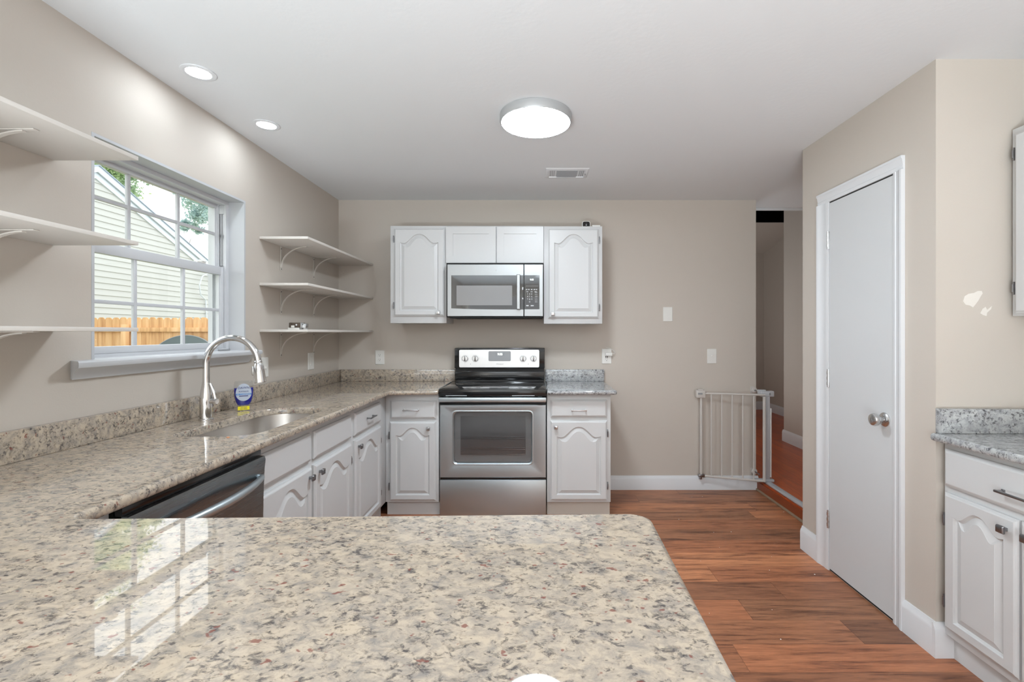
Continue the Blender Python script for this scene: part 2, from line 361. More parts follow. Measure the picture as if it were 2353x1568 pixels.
baseboard('baseboard_hall_far', (3.68, 5.28), (3.68, 7.44), (-1, 0), 0.13, 0.014, ZH)
baseboard('baseboard_hall_end', (1.35, 7.44), (3.68, 7.44), (0, -1), 0.13, 0.014, ZH)
struct('ceiling_hall', MB().add([(1.2, 7.44, 2.605), (3.8, 7.44, 2.605), (3.8, 6.36, 2.84), (1.2, 6.36, 2.84), (1.2, 7.44, 2.7), (3.8, 7.44, 2.7), (3.8, 6.36, 2.94), (1.2, 6.36, 2.94)],
       [(0, 1, 2, 3), (4, 5, 6, 7), (0, 1, 5, 4), (1, 2, 6, 5), (2, 3, 7, 6), (3, 0, 4, 7)]), M_wall, 'sloping greige hall ceiling')
struct('recess_shade', MB().box(1.2, 3.8, 6.2, 6.36, 2.842, 3.2), M_shade, 'black painted box for the shade above the sloping hall ceiling')  # solid box, its black colour painted in for an unlit recess
struct('ceiling_hall_upper', MB().box(1.2, 3.8, 4.13, 6.4, 3.2, 3.3).box(1.2, 4.2, 4.10, 4.13, ZC+0.1, 3.3).box(1.2, 3.0, 4.13, 4.15, ZC-0.02, ZC+0.1), M_ceil)

# ------------------------------------------------------------------ window
win = struct_root('window_1', 'white double hung vinyl window with six panes in each sash', (XL, (WY0+WY1)/2, WZ0))
f = F_left(XL)
fr = MB()
fr.box(WY0+0.0005, WY0+0.012, WZ0, WZ1-0.0005, -0.2, 0.0006, f).box(WY1-0.012, WY1-0.0005, WZ0, WZ1-0.0005, -0.2, 0.0006, f).box(WY0+0.012, WY1-0.012, WZ1-0.012, WZ1-0.0005, -0.2, 0.0006, f)
P('jamb_liner', fr, mat('painted_jamb', rgb(190, 191, 194), 0.5), win)
UX, LX = -0.150, -0.115   # sash planes
fr = MB()
y0, y1, z0, z1 = WY0+0.012, WY1-0.012, WZ0+0.018, WZ1-0.012
for a in (y0, y1-0.022):
    fr.box(a, a+0.022, z0, z1, -0.19, -0.165, f); fr.box(a, a+0.022, z0, z1, -0.142, -0.130, f); fr.box(a, a+0.022, z0, z1, -0.10, -0.088, f)
    fr.box(a if a == y0 else a+0.014, a+0.008 if a == y0 else a+0.022, z0+0.001, z1-0.001, -0.189, -0.0895, f)
fr.box(y0+0.0005, y1-0.0005, z1-0.02, z1-0.0005, -0.1895, -0.0872, f).box(y0+0.0005, y1-0.0005, WZ0+0.001, z0+0.012, -0.1895, -0.0872, f)
P('window_frame', fr, M_vinyl, win)
P('balance_cover', MB().box(y1-0.020, y1-0.004, z1-0.07, z1-0.02, -0.13, -0.102, f, 0.002), M_vinyl, win)['label'] = 'white balance cap at the top of the track'
P('balance_rod', MB().tube([f(y1-0.012, z1-0.07, -0.116), f(y1-0.012, 1.70, -0.116)], 0.005, 8), M_grey, win)['label'] = 'grey metal rod in the window track'
P('track_seal', MB().box(y1-0.0145, y1-0.0135, 1.70, z1-0.07, -0.128, -0.104, f), M_dknick, win)
def sash(name, zb, zt, X, rb, rt, st, muny, munz, glass_y):
    g0, g1 = glass_y; s = MB()
    s.box(y0+0.012, g0, zb, zt, X-0.014, X+0.014, f, 0.003); s.box(g1, y1-0.012, zb, zt, X-0.014, X+0.014, f, 0.003)
    s.box(g0-0.003, g1+0.003, zb, zb+rb, X-0.014, X+0.014, f, 0.003); s.box(g0-0.003, g1+0.003, zt-rt, zt, X-0.014, X+0.014, f, 0.003)
    s.box(g0-0.002, g0+0.006, zb+rb, zt-rt, X-0.008, X+0.008, f); s.box(g1-0.006, g1+0.002, zb+rb, zt-rt, X-0.008, X+0.008, f)
    sh = P(name, s, M_vinyl, win)
    m = MB()
    for yy in muny: m.box(yy-0.008, yy+0.008, zb+rb-0.002, zt-rt+0.002, X-0.007, X+0.007, f, 0.002)
    m.box(g0, g1, munz-0.008, munz+0.008, X-0.0065, X+0.0065, f, 0.002)
    P('muntin_grid', m, M_vinyl, sh)
    P('glass_pane', MB().box(g0-0.004, g1+0.004, zb+rb-0.004, zt-rt+0.004, X-0.0015, X+0.0015, f), M_glass, sh)
    return sh
sash('upper_sash', 1.655, z1-0.018, UX, 0.03, 0.022, 0.03, (2.049, 2.333), 1.878, (1.765, 2.600))
low = sash('lower_sash', z0+0.012, 1.690, LX, 0.030, 0.046, 0.03, (2.041, 2.322), 1.448, (1.775, 2.583))
lk0 = None
for yy in (2.44, 1.92):
    k = MB().box(yy-0.03, yy+0.03, 1.690, 1.698, LX-0.012, LX+0.012, f, 0.002).lathe([(0.010, 0), (0.010, 0.008), (0.007, 0.011)], f(yy+0.005, 1.697, LX), (0, 0, 1), 14).box(yy, yy+0.028, 1.698, 1.704, LX-0.004, LX+0.016, f, 0.002)
    P('sash_lock', k, M_plastic, low)
# stool and apron moulding
def sill_ring(y, s=0):
    pr = [(-0.088, 0.018), (-0.088, 0.0), (0.0, 0.0), (0.012, -0.055), (0.0, -0.060) , (0.0, -0.055)]
    return pr
st = MB()
pr = [(-0.086, WZ0-0.004), (0.0, WZ0-0.004), (0.0, WZ0-0.050), (0.016, WZ0-0.052), (0.020, WZ0-0.040), (0.034, WZ0-0.022), (0.050, WZ0-0.014), (0.066, WZ0-0.010), (0.072, WZ0-0.002), (0.072, WZ0+0.010), (0.066, WZ0+0.016), (-0.086, WZ0+0.016)]
inner = [(p[0], p[1]) for p in pr]
prm = [(0.0, WZ0-0.050), (0.014, WZ0-0.052), (0.020, WZ0-0.040), (0.034, WZ0-0.024), (0.052, WZ0-0.014), (0.068, WZ0-0.008), (0.072, WZ0+0.000), (0.072, WZ0+0.010), (0.066, WZ0+0.016), (0.0, WZ0+0.016)]
def msec(y, dirn):  # mitred end: section points slide outward with their projection
    return [(y-dirn*(0.072-a)*0.6, c, a) for a, c in prm]
st.loft([msec(WY0-0.120, -1), msec(WY1+0.045, 1)], f)
st.box(WY0+0.001, WY1-0.001, WZ0-0.002, WZ0+0.016, -0.088, 0.001, f)
P('window_sill', st, M_vinyl, win)
single('sill_bar', MB().box(2.50, 2.585, WZ0+0.0165, WZ0+0.026, -0.062, -0.048, F_left(XL), 0.002), M_grey, 'short grey metal bar lying on the white window sill behind the faucet', 'metal bar', loc=(XL-0.055, 2.54, WZ0+0.0165))

# ------------------------------------------------------------------ pantry door
dr = struct_root('door_1', 'narrow plain white pantry door with a round nickel knob', (XP, 2.335, 0))
f = F_right(XP)
dy0, dy1, dz1 = 2.104, 2.563, 2.040
P('door_slab', MB().box(-dy1, -dy0, 0.012, dz1, -0.001, 0.004, f), M_door, dr)
P('door_gap', MB().box(-dy1-0.002, -dy0+0.002, dz1-0.001, dz1+0.007, -0.0005, 0.001, f).box(-dy1, -dy0, 0.002, 0.012, -0.0005, 0.0008, f), M_blackm, dr)['label'] = 'dark gap around the door slab'
cs = MB()
def cas(u0, u1, v0, v1, side):   # stepped casing profile: side = which edge is the outer, thick one
    pr = [(0, 0), (0, 0.008), (0.25, 0.011), (0.32, 0.009), (0.75, 0.014), (0.82, 0.018), (1, 0.018), (1, 0)]
    if side in 'LR':
        a, bb = (u1, u0) if side == 'L' else (u0, u1)
        cs.loft([[(a+(bb-a)*t, v, w) for t, w in pr] for v in (v0, v1)], f)
    else: cs.loft([[(u, v0+(v1-v0)*t, w) for t, w in pr] for u in (u0, u1)], f)
co0, co1, cz = -2.660, -2.042, 2.108
cas(co0, -dy1-0.003, 0, dz1+0.008, 'L'); cas(-dy0+0.003, co1, 0, dz1+0.008, 'R'); cas(co0, co1, dz1+0.008, cz, 'T')
P('door_casing', cs, M_trim, dr)
for zc in (1.835, 1.068, 0.285):
    h = MB().box(-dy1-0.012, -dy1+0.004, zc-0.048, zc+0.048, 0.004, 0.0075, f, 0.001).tube([f(-dy1-0.002, zc-0.05, 0.010), f(-dy1-0.002, zc+0.05, 0.010)], 0.005, 10)
    for q in (-0.03, 0, 0.03): h.tube([f(-dy1-0.002, zc+q-0.008, 0.010), f(-dy1-0.002, zc+q+0.008, 0.010)], 0.0065, 10)
    P('hinge', h, M_nickel, dr)
kc = f(-2.155, 0.915, 0.004)
kn = MB().lathe([(0.033, 0), (0.033, 0.004), (0.028, 0.009), (0.013, 0.012), (0.012, 0.026), (0.020, 0.032), (0.028, 0.040), (0.030, 0.050), (0.026, 0.060), (0.014, 0.066)], kc, (-1, 0, 0), 28)
P('door_knob', kn, M_nickel, dr)['label'] = 'round brushed nickel door knob'

# ------------------------------------------------------------------ cabinets
def raised_door(u0, u1, v0, v1, f, arch=True, w0=0.0):
    mb = MB(); th = 0.019; W_ = u1-u0; H = v1-v0; fi = 0.045; nt_ = 28
    def rect(ins, w): # same count as contour
        pts = [(u0+ins, v0+ins, w0+w), (u1-ins, v0+ins, w0+w)]
        for k in range(nt_+1):
            t = k/nt_; pts.append((u1-ins-(W_-2*ins)*t, v1-ins, w0+w))
        return pts
    A = min(0.24*(W_-2*fi), 0.075)
    def cont(ins, w):
        a0, a1 = u0+fi+ins, u1-fi-ins; pts = [(a0, v0+fi*0.9+ins, w0+w), (a1, v0+fi*0.9+ins, w0+w)]
        top = v1-fi*0.95-ins
        for k in range(nt_+1):
            s = 1-2*k/nt_
            y = top
            if arch:
                q = abs(s)
                if q < 0.80: e = 0.5*(1+math.cos(PI*(q/0.80)**1.2))
                else: e = 0.10*((q-0.80)/0.20)**1.5
                y = top-A*(1-e)
            pts.append(((a0+a1)/2+s*(a1-a0)/2, y, w0+w))
        return pts
    rings = [rect(0, 0), rect(0, th*0.55), rect(0.004, th*0.62), rect(0.008, th*0.9), rect(0.012, th), cont(0, th), cont(0.003, th-0.007), cont(0.009, th-0.0105), cont(0.032, th-0.0015), cont(0.0335, th-0.0005)]
    return mb.loft(rings, f)
def shaker_door(u0, u1, v0, v1, f):
    R = lambda i, w: [(u0+i, v0+i, w), (u1-i, v0+i, w), (u1-i, v1-i, w), (u0+i, v1-i, w)]
    r = 0.055
    return MB().loft([R(0, 0), R(0, 0.018), R(0.001, 0.019), R(r, 0.019), R(r, 0.013)], f)
def drawer_front(u0, u1, v0, v1, f):
    R = lambda i, w: [(u0+i, v0+i, w), (u1-i, v0+i, w), (u1-i, v1-i, w), (u0+i, v1-i, w)]
    return MB().loft([R(0, 0), R(0, 0.010), R(0.003, 0.012), R(0.010, 0.0175), R(0.014, 0.019)], f)
def knob_mb(u, v, f, w0=0.019):
    mb = MB(); s = 0.014
    rings = []
    for sc, w in ((0.45, 0), (0.40, 0.012), (0.95, 0.016), (1.0, 0.021), (0.82, 0.026), (0.45, 0.0275)):
        rings.append(at_w(rrect(u-s*sc, u+s*sc, v-s*sc, v+s*sc, 0.003*sc, 3), w0+w))
    return mb.loft(rings, f)
def pull_mb(u, v, f, L=0.096, w0=0.019, t=0.0055):
    mb = MB(); h = L/2
    for s in (-1, 1):
        mb.box(u+s*h-0.006, u+s*h+0.006, v-0.006, v+0.006, w0, w0+0.004, f, 0.001)
        mb.box(u+s*h-0.004, u+s*h+0.004, v-0.004, v+0.004, w0, w0+0.026, f, 0.001)
    mb.box(u-h-0.008, u+h+0.008, v-t*0.8, v+t*0.8, w0+0.022, w0+0.030, f, 0.002); return mb
def hinge_mb(u, v, f, w0=0.019):
    return MB().box(u-0.003, u+0.003, v-0.026, v+0.026, 0.0005, w0*0.8, f, 0.001).tube([f(u, v-0.016, w0*0.8), f(u, v+0.016, w0*0.8)], 0.0035, 8)
HM = [M_nickel, M_dknick]
def cabinet(name, label, f, u0, u1, v0, v1, depth, doors=(), drawers=(), toe=None, metal=M_nickel, group=None, hollow=False):
    loc = f((u0+u1)/2, 0 if toe else v0, -depth/2); t = thing(name, label, 'cabinet', loc, group=group)
    mb = MB()
    if hollow:
        mb.box(u0, u1, v0, v1, -0.02, 0, f, 0.0015).box(u0, u1, v0, v1, -depth, -depth+0.01, f).box(u0, u0+0.016, v0, v1, -depth, -0.02, f).box(u1-0.016, u1, v0, v1, -depth, -0.02, f).box(u0, u1, v0, v0+0.016, -depth, -0.02, f)
    else: mb.box(u0, u1, v0, v1, -depth, 0, f, 0.0015)
    P('body', mb, M_white, t)
    if toe: P('toe_kick', MB().box(u0+0.001, u1-0.001, 0.0, v0, -depth, -0.035, f), M_white if toe == 'w' else M_wall, t)
    for d in doors:
        a, bb, c, e = d['r']
        o = P('door', raised_door(a, bb, c, e, f) if d.get('style') != 'shaker' else shaker_door(a, bb, c, e, f), M_white, t, angle=9)
        if d.get('knob'): P('knob', knob_mb(d['knob'][0], d['knob'][1], f), metal, o)['label'] = 'small square nickel knob'
        for hv in d.get('hv', ()): P('hinge', hinge_mb(d['hu'], hv, f), M_dknick, o)
    for d in drawers:
        a, bb, c, e = d['r']; o = P('drawer', drawer_front(a, bb, c, e, f), M_white, t, angle=9)
        if d.get('pull'): P('handle', pull_mb(d['pull'][0], d['pull'][1], f), metal, o)['label'] = 'nickel bar pull'
    return t
# wall cabinets above the range
YU = 3.585; f = F_back(YU); X = lambda x: PX(x, YU); Z = lambda y: PZ(y, YU); fd = YU-0.019
Xd = lambda x: PX(x, fd); Zd = lambda y: PZ(y, fd)
cabinet('wall_cabinet', 'white wall cabinet with arched door left of the microwave', f, X(897.2), X(1026), Z(743), Z(519.4), 0.303,
        [dict(r=(Xd(905.2), Xd(1020.5), Zd(726.4), Zd(525)), knob=(Xd(1008), Zd(719)), hu=Xd(903.4), hv=(Zd(549), Zd(702)))])
cabinet('wall_cabinet', 'short white wall cabinet with two flat doors above the microwave', f, X(1026)+0.001, X(1249.5)-0.001, Z(606), Z(519.6), 0.303,
        [dict(r=(Xd(1024.5), Xd(1139.2), Zd(604.5), Zd(521)), style='shaker'), dict(r=(Xd(1141.4), Xd(1249), Zd(604.5), Zd(521)), style='shaker')])
cabinet('wall_cabinet', 'white wall cabinet with arched door right of the microwave', f, X(1249.5), X(1383.8), Z(744.3), Z(520.3), 0.303,
        [dict(r=(Xd(1260), Xd(1375.8), Zd(731), Zd(525.6)), knob=(Xd(1270), Zd(722)), hu=Xd(1377.6), hv=(Zd(551), Zd(706)))])
# base cabinets on the back wall
YC = 3.320; f = F_back(YC); fd = YC-0.019; Xd = lambda x: PX(x, fd); Zd = lambda y: PZ(y, fd)
XF = -1.080
cabinet('base_cabinet', 'white base cabinet with drawer and arched door left of the range', f, XF+0.0002, -0.697, 0.102, 0.882, 0.565,
        [dict(r=(Xd(894.5), Xd(1001), Zd(1151.6), Zd(970)), knob=(Xd(985), Zd(984.7)), hu=Xd(892.7), hv=(Zd(1002), Zd(1120)))],
        [dict(r=(Xd(896.7), Xd(1001.2), Zd(963), Zd(921.4)), pull=((Xd(929.6)+Xd(961))/2, Zd(942.4)))], toe='w')
cabinet('base_cabinet', 'white base cabinet with drawer and arched door right of the range', f, 0.081, 0.539, 0.102, 0.882, 0.565,
        [dict(r=(Xd(1264.8), Xd(1395.3), Zd(1151), Zd(968)), knob=(Xd(1277.4), Zd(981.5)), hu=Xd(1397.2), hv=(Zd(997), Zd(1118)))],
        [dict(r=(Xd(1265.3), Xd(1394.7), Zd(959.5), Zd(919.9)), pull=(Xd(1330), Zd(942.6)))], toe='b')
# left run
f = F_left(XF)
def kz(z): return z
cabinet('sink_cabinet', 'white double door sink cabinet beside the dishwasher', f, 1.779, 2.695, 0.102, 0.882, 0.575,
        [dict(r=(1.790, 2.197, 0.125, 0.683), knob=(2.163, 0.640), hu=1.788, hv=(0.58, 0.22)), dict(r=(2.222, 2.668, 0.125, 0.683), knob=(2.262, 0.640), hu=2.671, hv=(0.58, 0.22))],
        [dict(r=(1.790, 2.190, 0.712, 0.845)), dict(r=(2.222, 2.668, 0.712, 0.845))], toe='w', metal=M_dknick, hollow=True)
cabinet('base_cabinet', 'white base cabinet with drawer and arched door in the corner beyond the sink', f, 2.6955, 3.3198, 0.102, 0.882, 0.575,
        [dict(r=(2.722, 3.175, 0.125, 0.683), knob=(2.762, 0.640), hu=3.178, hv=(0.58, 0.22))],
        [dict(r=(2.722, 3.175, 0.712, 0.845), pull=(2.95, 0.782))], toe='w', metal=M_dknick)
# peninsula cabinets below the near counter
cabinet('peninsula_cabinet', 'long white cabinet under the near granite peninsula', F_back(0.52), XL+0.01, 0.20, 0.102, 0.882, 0.48, toe='w') if False else None
t = thing('peninsula_cabinet', 'long white cabinet run under the near granite peninsula', 'cabinet', (-0.72, 0.68, 0))
P('body', MB().box(XL+0.005, 0.20, 0.38, 0.985, 0.102, 0.882), M_white, t)
P('toe_kick', MB().box(XL+0.006, 0.19, 0.45, 0.91, 0.0, 0.102), M_white, t)
P('panel', MB().box(XL+0.005, -1.085, 0.986, 1.172, 0.102, 0.882), M_white, t)
# right wall cabinets
XR = 1.660; f = F_right(XR)
cabinet('base_cabinet', 'white base cabinet with one wide drawer and two arched doors at the right edge', f, -1.872, -1.255, 0.102, 0.882, 0.598,
        [dict(r=(-1.860, -1.574, 0.135, 0.680), knob=(-1.610, 0.635), hu=-1.862, hv=(0.57, 0.24)), dict(r=(-1.566, -1.280, 0.135, 0.680), knob=(-1.530, 0.635))],
        [dict(r=(-1.860, -1.280, 0.706, 0.855), pull=(-1.57, 0.765))], toe='w', metal=M_dknick)
f = F_right(1.935)
cabinet('wall_cabinet', 'white wall cabinet cut off by the right edge of the picture', f, -1.872, -1.255, 1.388, 2.145, 0.322,
        [dict(r=(-1.852, -1.570, 1.40, 2.12), knob=(-1.60, 1.44), hu=-1.856, hv=(2.04, 1.50)), dict(r=(-1.562, -1.280, 1.40, 2.12), knob=(-1.53, 1.44))])

# ------------------------------------------------------------------ countertops
def offset_poly(pts, d):
    n = len(pts); out = []
    for i in range(n):
        p0, p1, p2 = Vector(pts[i-1]), Vector(pts[i]), Vector(pts[(i+1) % n])
        e1 = (p1-p0).normalized(); e2 = (p2-p1).normalized(); n1 = Vector((e1.y, -e1.x)); n2 = Vector((e2.y, -e2.x))
        bis = (n1+n2); k = max(1+n1.dot(n2), 0.3); out.append(tuple(p1+bis*(d/k)))
    return out
def round_poly(corners):
    """corners: (x, y, r) counter-clockwise"""
    n = len(corners); out = []
    for i in range(n):
        x, y, r = corners[i]; p = Vector((x, y))
        if r <= 0: out.append((x, y)); continue
        a = (Vector(corners[i-1][:2])-p).normalized(); c = (Vector(corners[(i+1) % n][:2])-p).normalized()
        ang = a.angle(c); tl = r/math.tan(ang/2); cen = p+(a+c).normalized()*(r/math.sin(ang/2))
        s, e = p+a*tl-cen, p+c*tl-cen; a0 = math.atan2(s.y, s.x); a1 = math.atan2(e.y, e.x)
        dlt = (a1-a0+PI) % (2*PI)-PI
        for k in range(9):
            q = a0+dlt*k/8; out.append((cen.x+r*math.cos(q), cen.y+r*math.sin(q)))
    return out
def slab(outline, z0, z1, hole=None, er=0.010):
    mb = MB(); n = len(outline); h = z1-z0
    def loop(pts, z): return [(p[0], p[1], z) for p in pts]
    prof = [(-er, z1), (-er*0.3, z1-er*0.28), (0, z1-er), (0, z0+er), (-er*0.3, z0+er*0.28), (-er, z0)]
    rings = [loop(offset_poly(outline, d), z) for d, z in prof]
    mb.loft(rings, None, False, False)
    hr = None
    if hole:
        hp = [(0.004, z1), (0.0, z1-0.004), (0.0, z0)]
        hr = [loop(offset_poly(hole, d), z) for d, z in hp]; mb.loft(hr, None, False, False)
    for ring, hring in ((rings[0], hr[0] if hr else None), (rings[-1], hr[-1] if hr else None)):
        bm = bmesh.new(); 
        for lp in (ring, hring):
            if lp is None: continue
            vs = [bm.verts.new(p) for p in lp]
            for i in range(len(vs)): bm.edges.new((vs[i], vs[(i+1) % len(vs)]))
        bmesh.ops.triangle_fill(bm, use_beauty=True, use_dissolve=False, edges=bm.edges[:])
        bm.verts.index_update(); mb.add([tuple(v.co) for v in bm.verts], [[v.index for v in fc.verts] for fc in bm.faces]); bm.free()
    # weld
    bm = bmesh.new(); vv = [bm.verts.new(p) for p in mb.v]
    for fc in mb.f:
        try: bm.faces.new([vv[i] for i in fc])
        except ValueError: pass
    bmesh.ops.remove_doubles(bm, verts=bm.verts[:], dist=1e-5); bm.verts.index_update()
    out = MB(); out.v = [tuple(v.co) for v in bm.verts]; out.f = [tuple(v.index for v in fc.verts) for fc in bm.faces]; bm.free(); return out
ZT = 0.914
XE, YE = -1.022, 3.244
outl = round_poly([(XL+0.001, 0.10, 0), (0.222, 0.10, 0.05), (0.256, 1.046, 0.048), (XE, 1.016, 0.030), (XE, YE-0.02, 0.03), (-0.690, YE, 0), (-0.690, YB-0.001, 0), (XL+0.001, YB-0.001, 0)])
sink_hole = round_poly([(-1.445, 1.808, 0.055), (-1.118, 1.812, 0.11), (-1.118, 2.49, 0.13), (-1.445, 2.51, 0.13)])
ct = thing('countertop', 'polished beige granite countertop wrapping from the near peninsula past the sink to the range', 'countertop', (-1.2, 1.5, 0.883))
P('slab', slab(outl, 0.883, ZT, sink_hole[::1], 0.010), M_gran, ct, angle=50, flat_top=True)
P('backsplash', MB().box(XL+0.001, XL+0.031, 0.10, YB-0.001, ZT+0.0005, 1.013, None, 0.002), M_gran, ct)
P('backsplash', MB().box(XL+0.032, -0.676, YB-0.031, YB-0.001, ZT+0.0005, 1.013, None, 0.002), M_gran, ct)
ct = thing('countertop', 'short grey speckled granite countertop right of the range', 'countertop', (0.32, 3.5, 0.883))
P('slab', slab(round_poly([(0.081, YE, 0), (0.573, YE, 0.012), (0.573, YB-0.001, 0), (0.081, YB-0.001, 0)]), 0.883, ZT, None, 0.010), M_gran2, ct, angle=50, flat_top=True)
P('backsplash', MB().box(0.081, 0.574, YB-0.031, YB-0.001, ZT+0.0005, 1.013, None, 0.002), M_gran2, ct)
ct = thing('countertop', 'grey speckled granite countertop at the right edge beside the pantry wall', 'countertop', (1.93, 1.5, 0.883))
P('slab', slab(round_poly([(1.606, 1.20, 0), (2.258, 1.20, 0), (2.258, YP0-0.001, 0), (1.606, YP0-0.001, 0.012)]), 0.883, ZT, None, 0.010), M_gran2, ct, angle=50, flat_top=True)
P('backsplash', MB().box(1.632, 2.258, YP0-0.031, YP0-0.001, ZT+0.0005, 1.013, None, 0.002), M_gran2, ct)

# sink
sk = thing('kitchen_sink', 'undermount stainless steel sink bowl in the beige granite', 'sink', (-1.28, 2.15, 0.69))
big = offset_poly(sink_hole, 0.006)
rg = [[(p[0], p[1], z) for p in offset_poly(sink_hole, d)] for d, z in ((0.02, 0.8825), (0.008, 0.8825), (0.006, 0.875), (0.0, 0.74), (-0.02, 0.705), (-0.06, 0.695))]
rg2 = [[(p[0], p[1], z-0.003) for p in offset_poly(sink_hole, d)] for d, z in ((-0.06, 0.692), (-0.018, 0.702), (0.003, 0.74), (0.010, 0.872), (0.02, 0.8795))]
P('bowl', MB().loft(rg, None, False, True), M_sink, sk)
P('drain', MB().lathe([(0.045, 0), (0.045, 0.003), (0.03, 0.004), (0.028, 0.001)], (-1.30, 2.15, 0.6955), (0, 0, 1), 24), M_dknick, sk)

# faucet
FX, FY = -1.545, 2.162
fc = thing('faucet', 'chrome gooseneck pull down faucet standing behind the sink', 'faucet', (FX, FY, ZT))
P('body', MB().lathe([(0.029, 0), (0.029, 0.004), (0.026, 0.007), (0.0255, 0.05), (0.026, 0.09), (0.023, 0.13), (0.0165, 0.165), (0.0155, 0.175)], (FX, FY, ZT+0.0005), (0, 0, 1), 28), M_chrome, fc)
R_, cz_ = 0.122, 1.175; xc = FX+R_
pts = [(FX, FY, 1.07), (FX, FY, 1.12)]+[(xc-R_*math.cos(a), FY, cz_+R_*math.sin(a)) for a in [PI*k/22*0.97 for k in range(0, 23)]]
ex, ey, ez = pts[-1]
P('neck', MB().tube(pts, 0.0145, 18), M_chrome, fc)
d = Vector((0.10, 0, -1)).normalized(); e0 = Vector((ex, ey, ez))
hd = MB().lathe([(0.0145, -0.004), (0.0165, 0.0), (0.0165, 0.006), (0.0150, 0.008), (0.0165, 0.012), (0.0205, 0.022), (0.0235, 0.050), (0.0255, 0.085), (0.0255, 0.097), (0.023, 0.1)], e0, d, 24)
hh = P('spray_head', hd, M_chrome, fc)
P('spray_button', MB().box(ex-0.027, ex-0.019, FY-0.006, FY+0.006, ez-0.066, ez-0.022, None, 0.003), M_nickel, hh)
lv = MB().tube([(FX+0.018, FY, 1.000), (FX+0.048, FY+0.0, 1.000)], 0.013, 16).tube([(FX+0.044, FY, 1.000), (FX+0.052, FY, 1.000)], [0.0145, 0.0135], 16)
lv.tube([(FX+0.046, FY, 1.008), (FX+0.038, FY, 1.045), (FX+0.022, FY-0.002, 1.085)], [0.006, 0.0055, 0.004], 10)
P('lever', lv, M_chrome, fc)

# ------------------------------------------------------------------ soap bottle (stands on its narrow cap, facing the viewer)
BX, BY = -1.532, 2.42
M_liq = mat('blue_dish_soap', rgb(24, 34, 150), 0.08, spec=0.6)
M_clear = glass_mat('clear_plastic', (0.93, 0.94, 0.94, 1), 0.03)
M_lab = mat('silver_label', rgb(190, 198, 212), 0.3)
M_yel = mat('yellow_label', rgb(238, 222, 20), 0.4)
M_ltb = mat('bright_blue_print', rgb(40, 130, 205), 0.4); M_dkb = mat('navy_print', rgb(30, 42, 110), 0.4)
ang = math.atan2(BX, BY)   # turn to face the camera side
bt = thing('soap_bottle', 'clear bottle of blue dish soap with a silver label beside the faucet', 'bottle', (BX, BY, ZT+0.0005), rz=-ang)
def ring_b(hw, hd_, z): return [(hw*math.copysign(abs(math.cos(a))**0.75, math.cos(a)), hd_*math.copysign(abs(math.sin(a))**0.75, math.sin(a)), z) for a in [2*PI*k/32 for k in range(32)]]
L = lambda name, mb, m, par=bt: finish(name, mb, m, par)
bo = L('bottle', MB().loft([ring_b(.028, .020, .029), ring_b(.036, .023, .045), ring_b(.043, .026, .075), ring_b(.0445, .027, .105), ring_b(.043, .026, .135), ring_b(.0415, .025, .150), ring_b(.038, .022, .154)]), M_clear)
L('dish_soap', MB().loft([ring_b(.0265, .0185, .0305), ring_b(.0345, .0215, .046), ring_b(.0415, .0245, .076), ring_b(.043, .0255, .105), ring_b(.0424, .0252, .118)]), M_liq, bo)
L('cap', MB().loft([ring_b(.027, .018, .0), ring_b(.029, .020, .004), ring_b(.029, .020, .024), ring_b(.026, .018, .029)]), M_clear)
fb = lambda u, v, w: (u, -w-0.0272, v)
L('yellow_tag', MB().box(-.026, .026, .004, .023, -0.0065, -0.0055, lambda u, v, w: (u, w-0.0145, v)), M_yel)
ov = lambda r1, r2, cx=0, cz=0.092, n=28: [(cx+r1*math.cos(2*PI*k/n), cz+(r2 if math.sin(2*PI*k/n) < 0 else r2*1.25)*math.sin(2*PI*k/n)) for k in range(n)]
lab = L('label', MB().loft([at_w(ov(.035, .040), -0.003), at_w(ov(.035, .040), 0.0006)], fb), M_lab, bo)
L('label_band', MB().box(-.0335, .0335, .083, .091, 0.0006, 0.0010, fb), M_ltb, lab)
L('label_line', MB().box(-.020, .020, .0755, .0795, 0.0006, 0.0010, fb), M_dkb, lab)
L('label_text', text_mb('DAWN', 0.016, fb, 0, .120, 0.001), M_dkb, lab)
tt = text_mb('4X CLEANING', 0.0095, fb, 0, .087, 0.0014)
L('label_text', tt, M_plastic, lab)
L('label_text', text_mb('PLATINUM', 0.009, fb, 0, .101, 0.001), M_dkb, lab)
L('label_text', text_mb('NO FLIP\nNO MESS', 0.0075, lambda u, v, w: (u, -0.0212-w, v), 0, .0135, 0.0), M_dkb)

# ------------------------------------------------------------------ shelves
def bracket(parent, Y, zt, L_=0.205, H=0.16):
    b = MB(); x0 = XL+0.0015
    b.box(x0, x0+0.003, Y-0.009, Y+0.009, zt-H, zt, None, 0.001)
    b.box(x0, x0+L_, Y-0.009, Y+0.009, zt-0.0035, zt-0.0005, None, 0.001)
    pts = []
    for k in range(15):
        a = PI/2*k/14; pts.append((x0+0.004+(L_-0.04)*(1-math.cos(a)), Y, zt-H+0.022+(H-0.028)*math.sin(a)))
    b.strip(pts, (0, 0.012, 0), 0.004)
    o = P('bracket', b, M_brk, parent)
    P('screw', MB().lathe([(0.0035, 0), (0.003, 0.0015)], (x0+0.003, Y, zt-H+0.010), (1, 0, 0), 10), M_blackm, o)
    P('screw', MB().lathe([(0.0035, 0), (0.003, 0.0015)], (x0+0.003, Y, zt-0.018), (1, 0, 0), 10), M_blackm, o)
def shelf(y0, y1, zb, label, group, bys, th=0.015):
    t = thing('wall_shelf', label, 'shelf', (XL, (y0+y1)/2, zb), group=group)
    P('board', MB().box(XL+0.001, XL+0.292, y0, y1, zb, zb+th, None, 0.001), M_shelf, t)
    for y in bys: bracket(t, y, zb)
    return t
